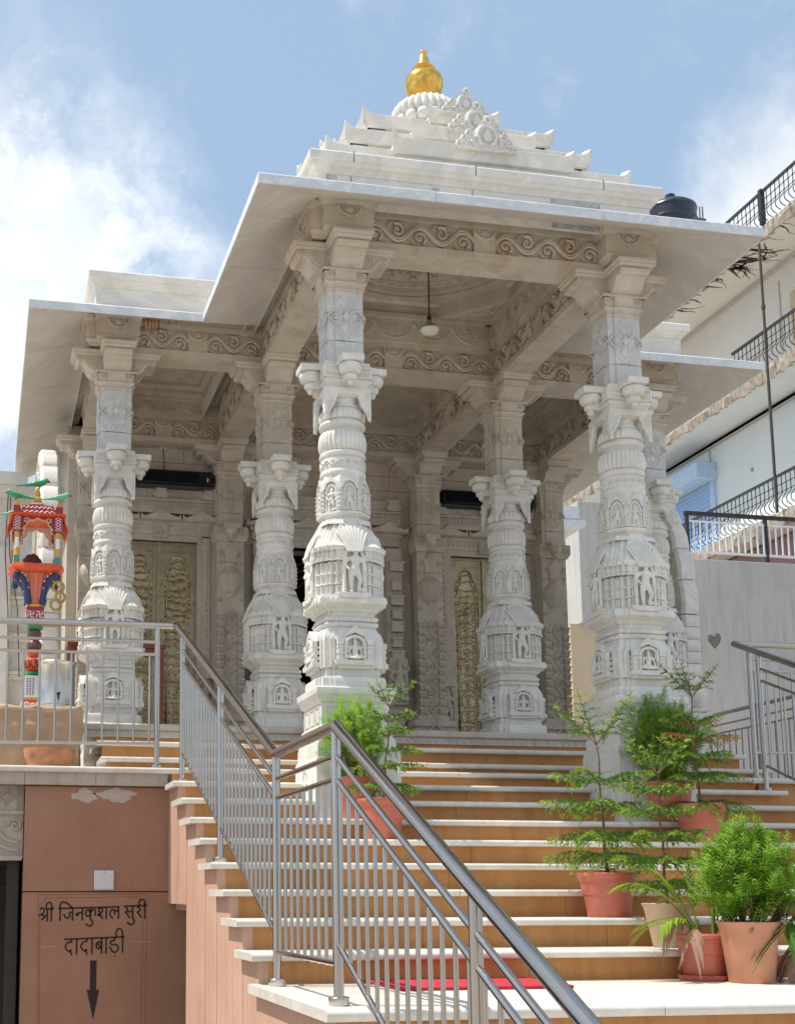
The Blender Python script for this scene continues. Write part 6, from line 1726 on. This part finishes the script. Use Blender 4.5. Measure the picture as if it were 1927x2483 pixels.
# right-hand group
t = potted('bush', 'tall feathery green bush in a terracotta pot in front of the right front pedestal', 'potted bush', (2.10, -.43, .867), .152, .105, .275, 'plastic', TERRA)
bush(t, (-.02, 0, .54), .235, .29, 17000, 9, [F_BUSH, F_ARAU2], .044, .0062)
t = potted('pine', 'Norfolk pine with rusty orange tips in a terracotta pot, nearest the right railing', 'potted pine', (2.105, -.78, .726), .158, .112, .245, 'plastic', TERRA)
araucaria(t, .22, .72, [(.06, .4), (.30, .9), (.44, .2), (.60, .9), (.74, .35), (.995, .2)], .33, .20, 12, rust=((4, 0), (4, 1), (5, 0), (3, 2), (3, 4)), lean=(-.02, 0), nb=5, droopk=1.0)
t = potted('pine', 'tall open Norfolk pine, leftmost of the pots on the right side of the steps', 'potted pine', (.925, -1.80, .287), .160, .108, .235, 'plastic', TERRA)
araucaria(t, .21, .74, [(.17, .5), (.30, .1), (.50, .55), (.68, .0), (.97, .25)], .36, .25, 21, lean=(-.03, 0), nb=5)
mb = MB(); rnd = random.Random(4)
for i in range(34):
    a = rnd.uniform(0, 2*PI); blade(mb, Vector((.03*math.cos(a), .03*math.sin(a), .23+.10*rnd.random())), Vector((math.cos(a), math.sin(a), .35)).normalized(), .065, .034, Vector((0, 0, 1)), .3, 4)
mb.build('broad_leaves', F_DARK, t, 0, recalc=False)
t = potted('pine', 'bright green Norfolk pine in a buff clay pot, behind the small palm', 'potted pine', (1.075, -2.14, .142), .130, .076, .222, 'clay', BEIGEP)
araucaria(t, .19, .70, [(.20, .4), (.36, 1.1), (.52, .3), (.68, .9), (.83, .2), (.985, .3)], .30, .17, 33, lean=(-.02, 0), nb=6)
t = potted('palm', 'small palm with drooping dry fronds in a round red pot and saucer on the landing', 'potted palm', (1.075, -2.46, 0.018), .128, .098, .205, 'plastic', TERRA)
mb = MB(); mb.lathe([(0, -.018), (.115, -.018), (.124, -.008), (.126, .006), (.120, .008), (.112, -.004), (0, -.008)], 36); mb.build('saucer', TERRA, t, 40)
for (az, el, L, m, sd, dr, dry) in ((2.85, .98, .54, F_PALM, 1, .75, False), (2.45, 1.15, .44, F_PALM, 2, .5, False), (1.7, 1.32, .36, F_PALM, 7, .35, False), (3.5, .70, .34, F_PALM, 3, .9, False), (3.3, .80, .30, F_DRY, 4, 1.3, True), (4.0, .55, .28, F_DRY, 8, 1.2, True)):
    frond(t, (-.02, 0, .19), az, el, L, m, sd, 17 if not dry else 6, .014, .21 if not dry else .12, dr, dry, F_PALM)
for (az, el, L) in ((.2, 1.05, .30), (.9, 1.25, .42), (.6, 1.1, .36)): frond(t, (.06, 0, .19), az, el, L, F_PALM, int(L*100), 4, .010, .10, .6, False)
mb = MB(); mb.tube([(.058, 0, .18), (.06, 0, .30), (.062, 0, .42)], [.011, .009, .004], 8); mb.tube([(-.02, 0, .18), (-.03, 0, .27)], [.009, .006], 8); mb.build('cane', F_PALM, t, 60)
t = potted('bush', 'large round bright green bush in a tall tapering clay pot on the landing', 'potted bush', (1.195, -2.66, 0.), .146, .100, .283, 'clay', CLAY)
bush(t, (.015, .02, .485), .215, .245, 17000, 15, [F_BUSH, F_BUSH], .046, .0066)
t = potted('palm', 'dark palm in a red pot at the right edge, partly behind the large bush', 'potted palm', (1.575, -2.62, 0.), .130, .095, .215, 'plastic', TERRA)
for (az, el, L, m, sd, dr, dry) in ((2.9, 1.15, .70, F_PALMD, 11, .9, False), (3.3, 1.0, .60, F_PALMD, 12, 1.1, False), (2.5, 1.3, .66, F_PALM, 13, .6, False), (3.7, .8, .50, F_PALMD, 14, 1.3, False), (3.1, 1.2, .62, F_DRY, 15, 1.6, True), (3.6, .5, .32, F_DRY, 16, 2.0, True), (.5, 1.1, .6, F_PALMD, 17, .9, False)):
    frond(t, (0, 0, .2), az, el, L, m, sd, 20, .014, .22, dr, dry, F_PALM)
t = potted('sapling', 'thin leafy sapling rising from the lower steps at the bottom right corner', 'sapling', (1.02, -4.6, -.444), .12, .085, .22, 'plastic', TERRA)
mb = MB(); mb.tube([(0, 0, .2), (.01, 0, .36), (-.02, 0, .50)], [.006, .005, .002], 6)
tips = [((.01, 0, .38), (-.16, .0, .43)), ((0, 0, .42), (.10, -.02, .52)), ((-.01, 0, .46), (-.06, .05, .56))]
lf = MB(); rnd = random.Random(8)
for a, b in tips:
    a = Vector(a); b = Vector(b); mb.tube([a, a.lerp(b, .5)+Vector((0, 0, .012)), b], [.003, .0025, .001], 5)
    for i in range(7):
        p = a.lerp(b, .25+.75*i/6); d = (b-a).normalized(); s = d.cross(Vector((0, 1, 0))).normalized()
        for sg in (-1, 1): blade(lf, p, (d*.7+s*sg*.7+Vector((0, rnd.uniform(-.3, .3), 0))).normalized(), .034, .009, Vector((0, 1, 0)), .1, 3)
mb.build('stem', F_ARAU, t, 60); lf.build('leaves', F_ARAU, t, 0, recalc=False)
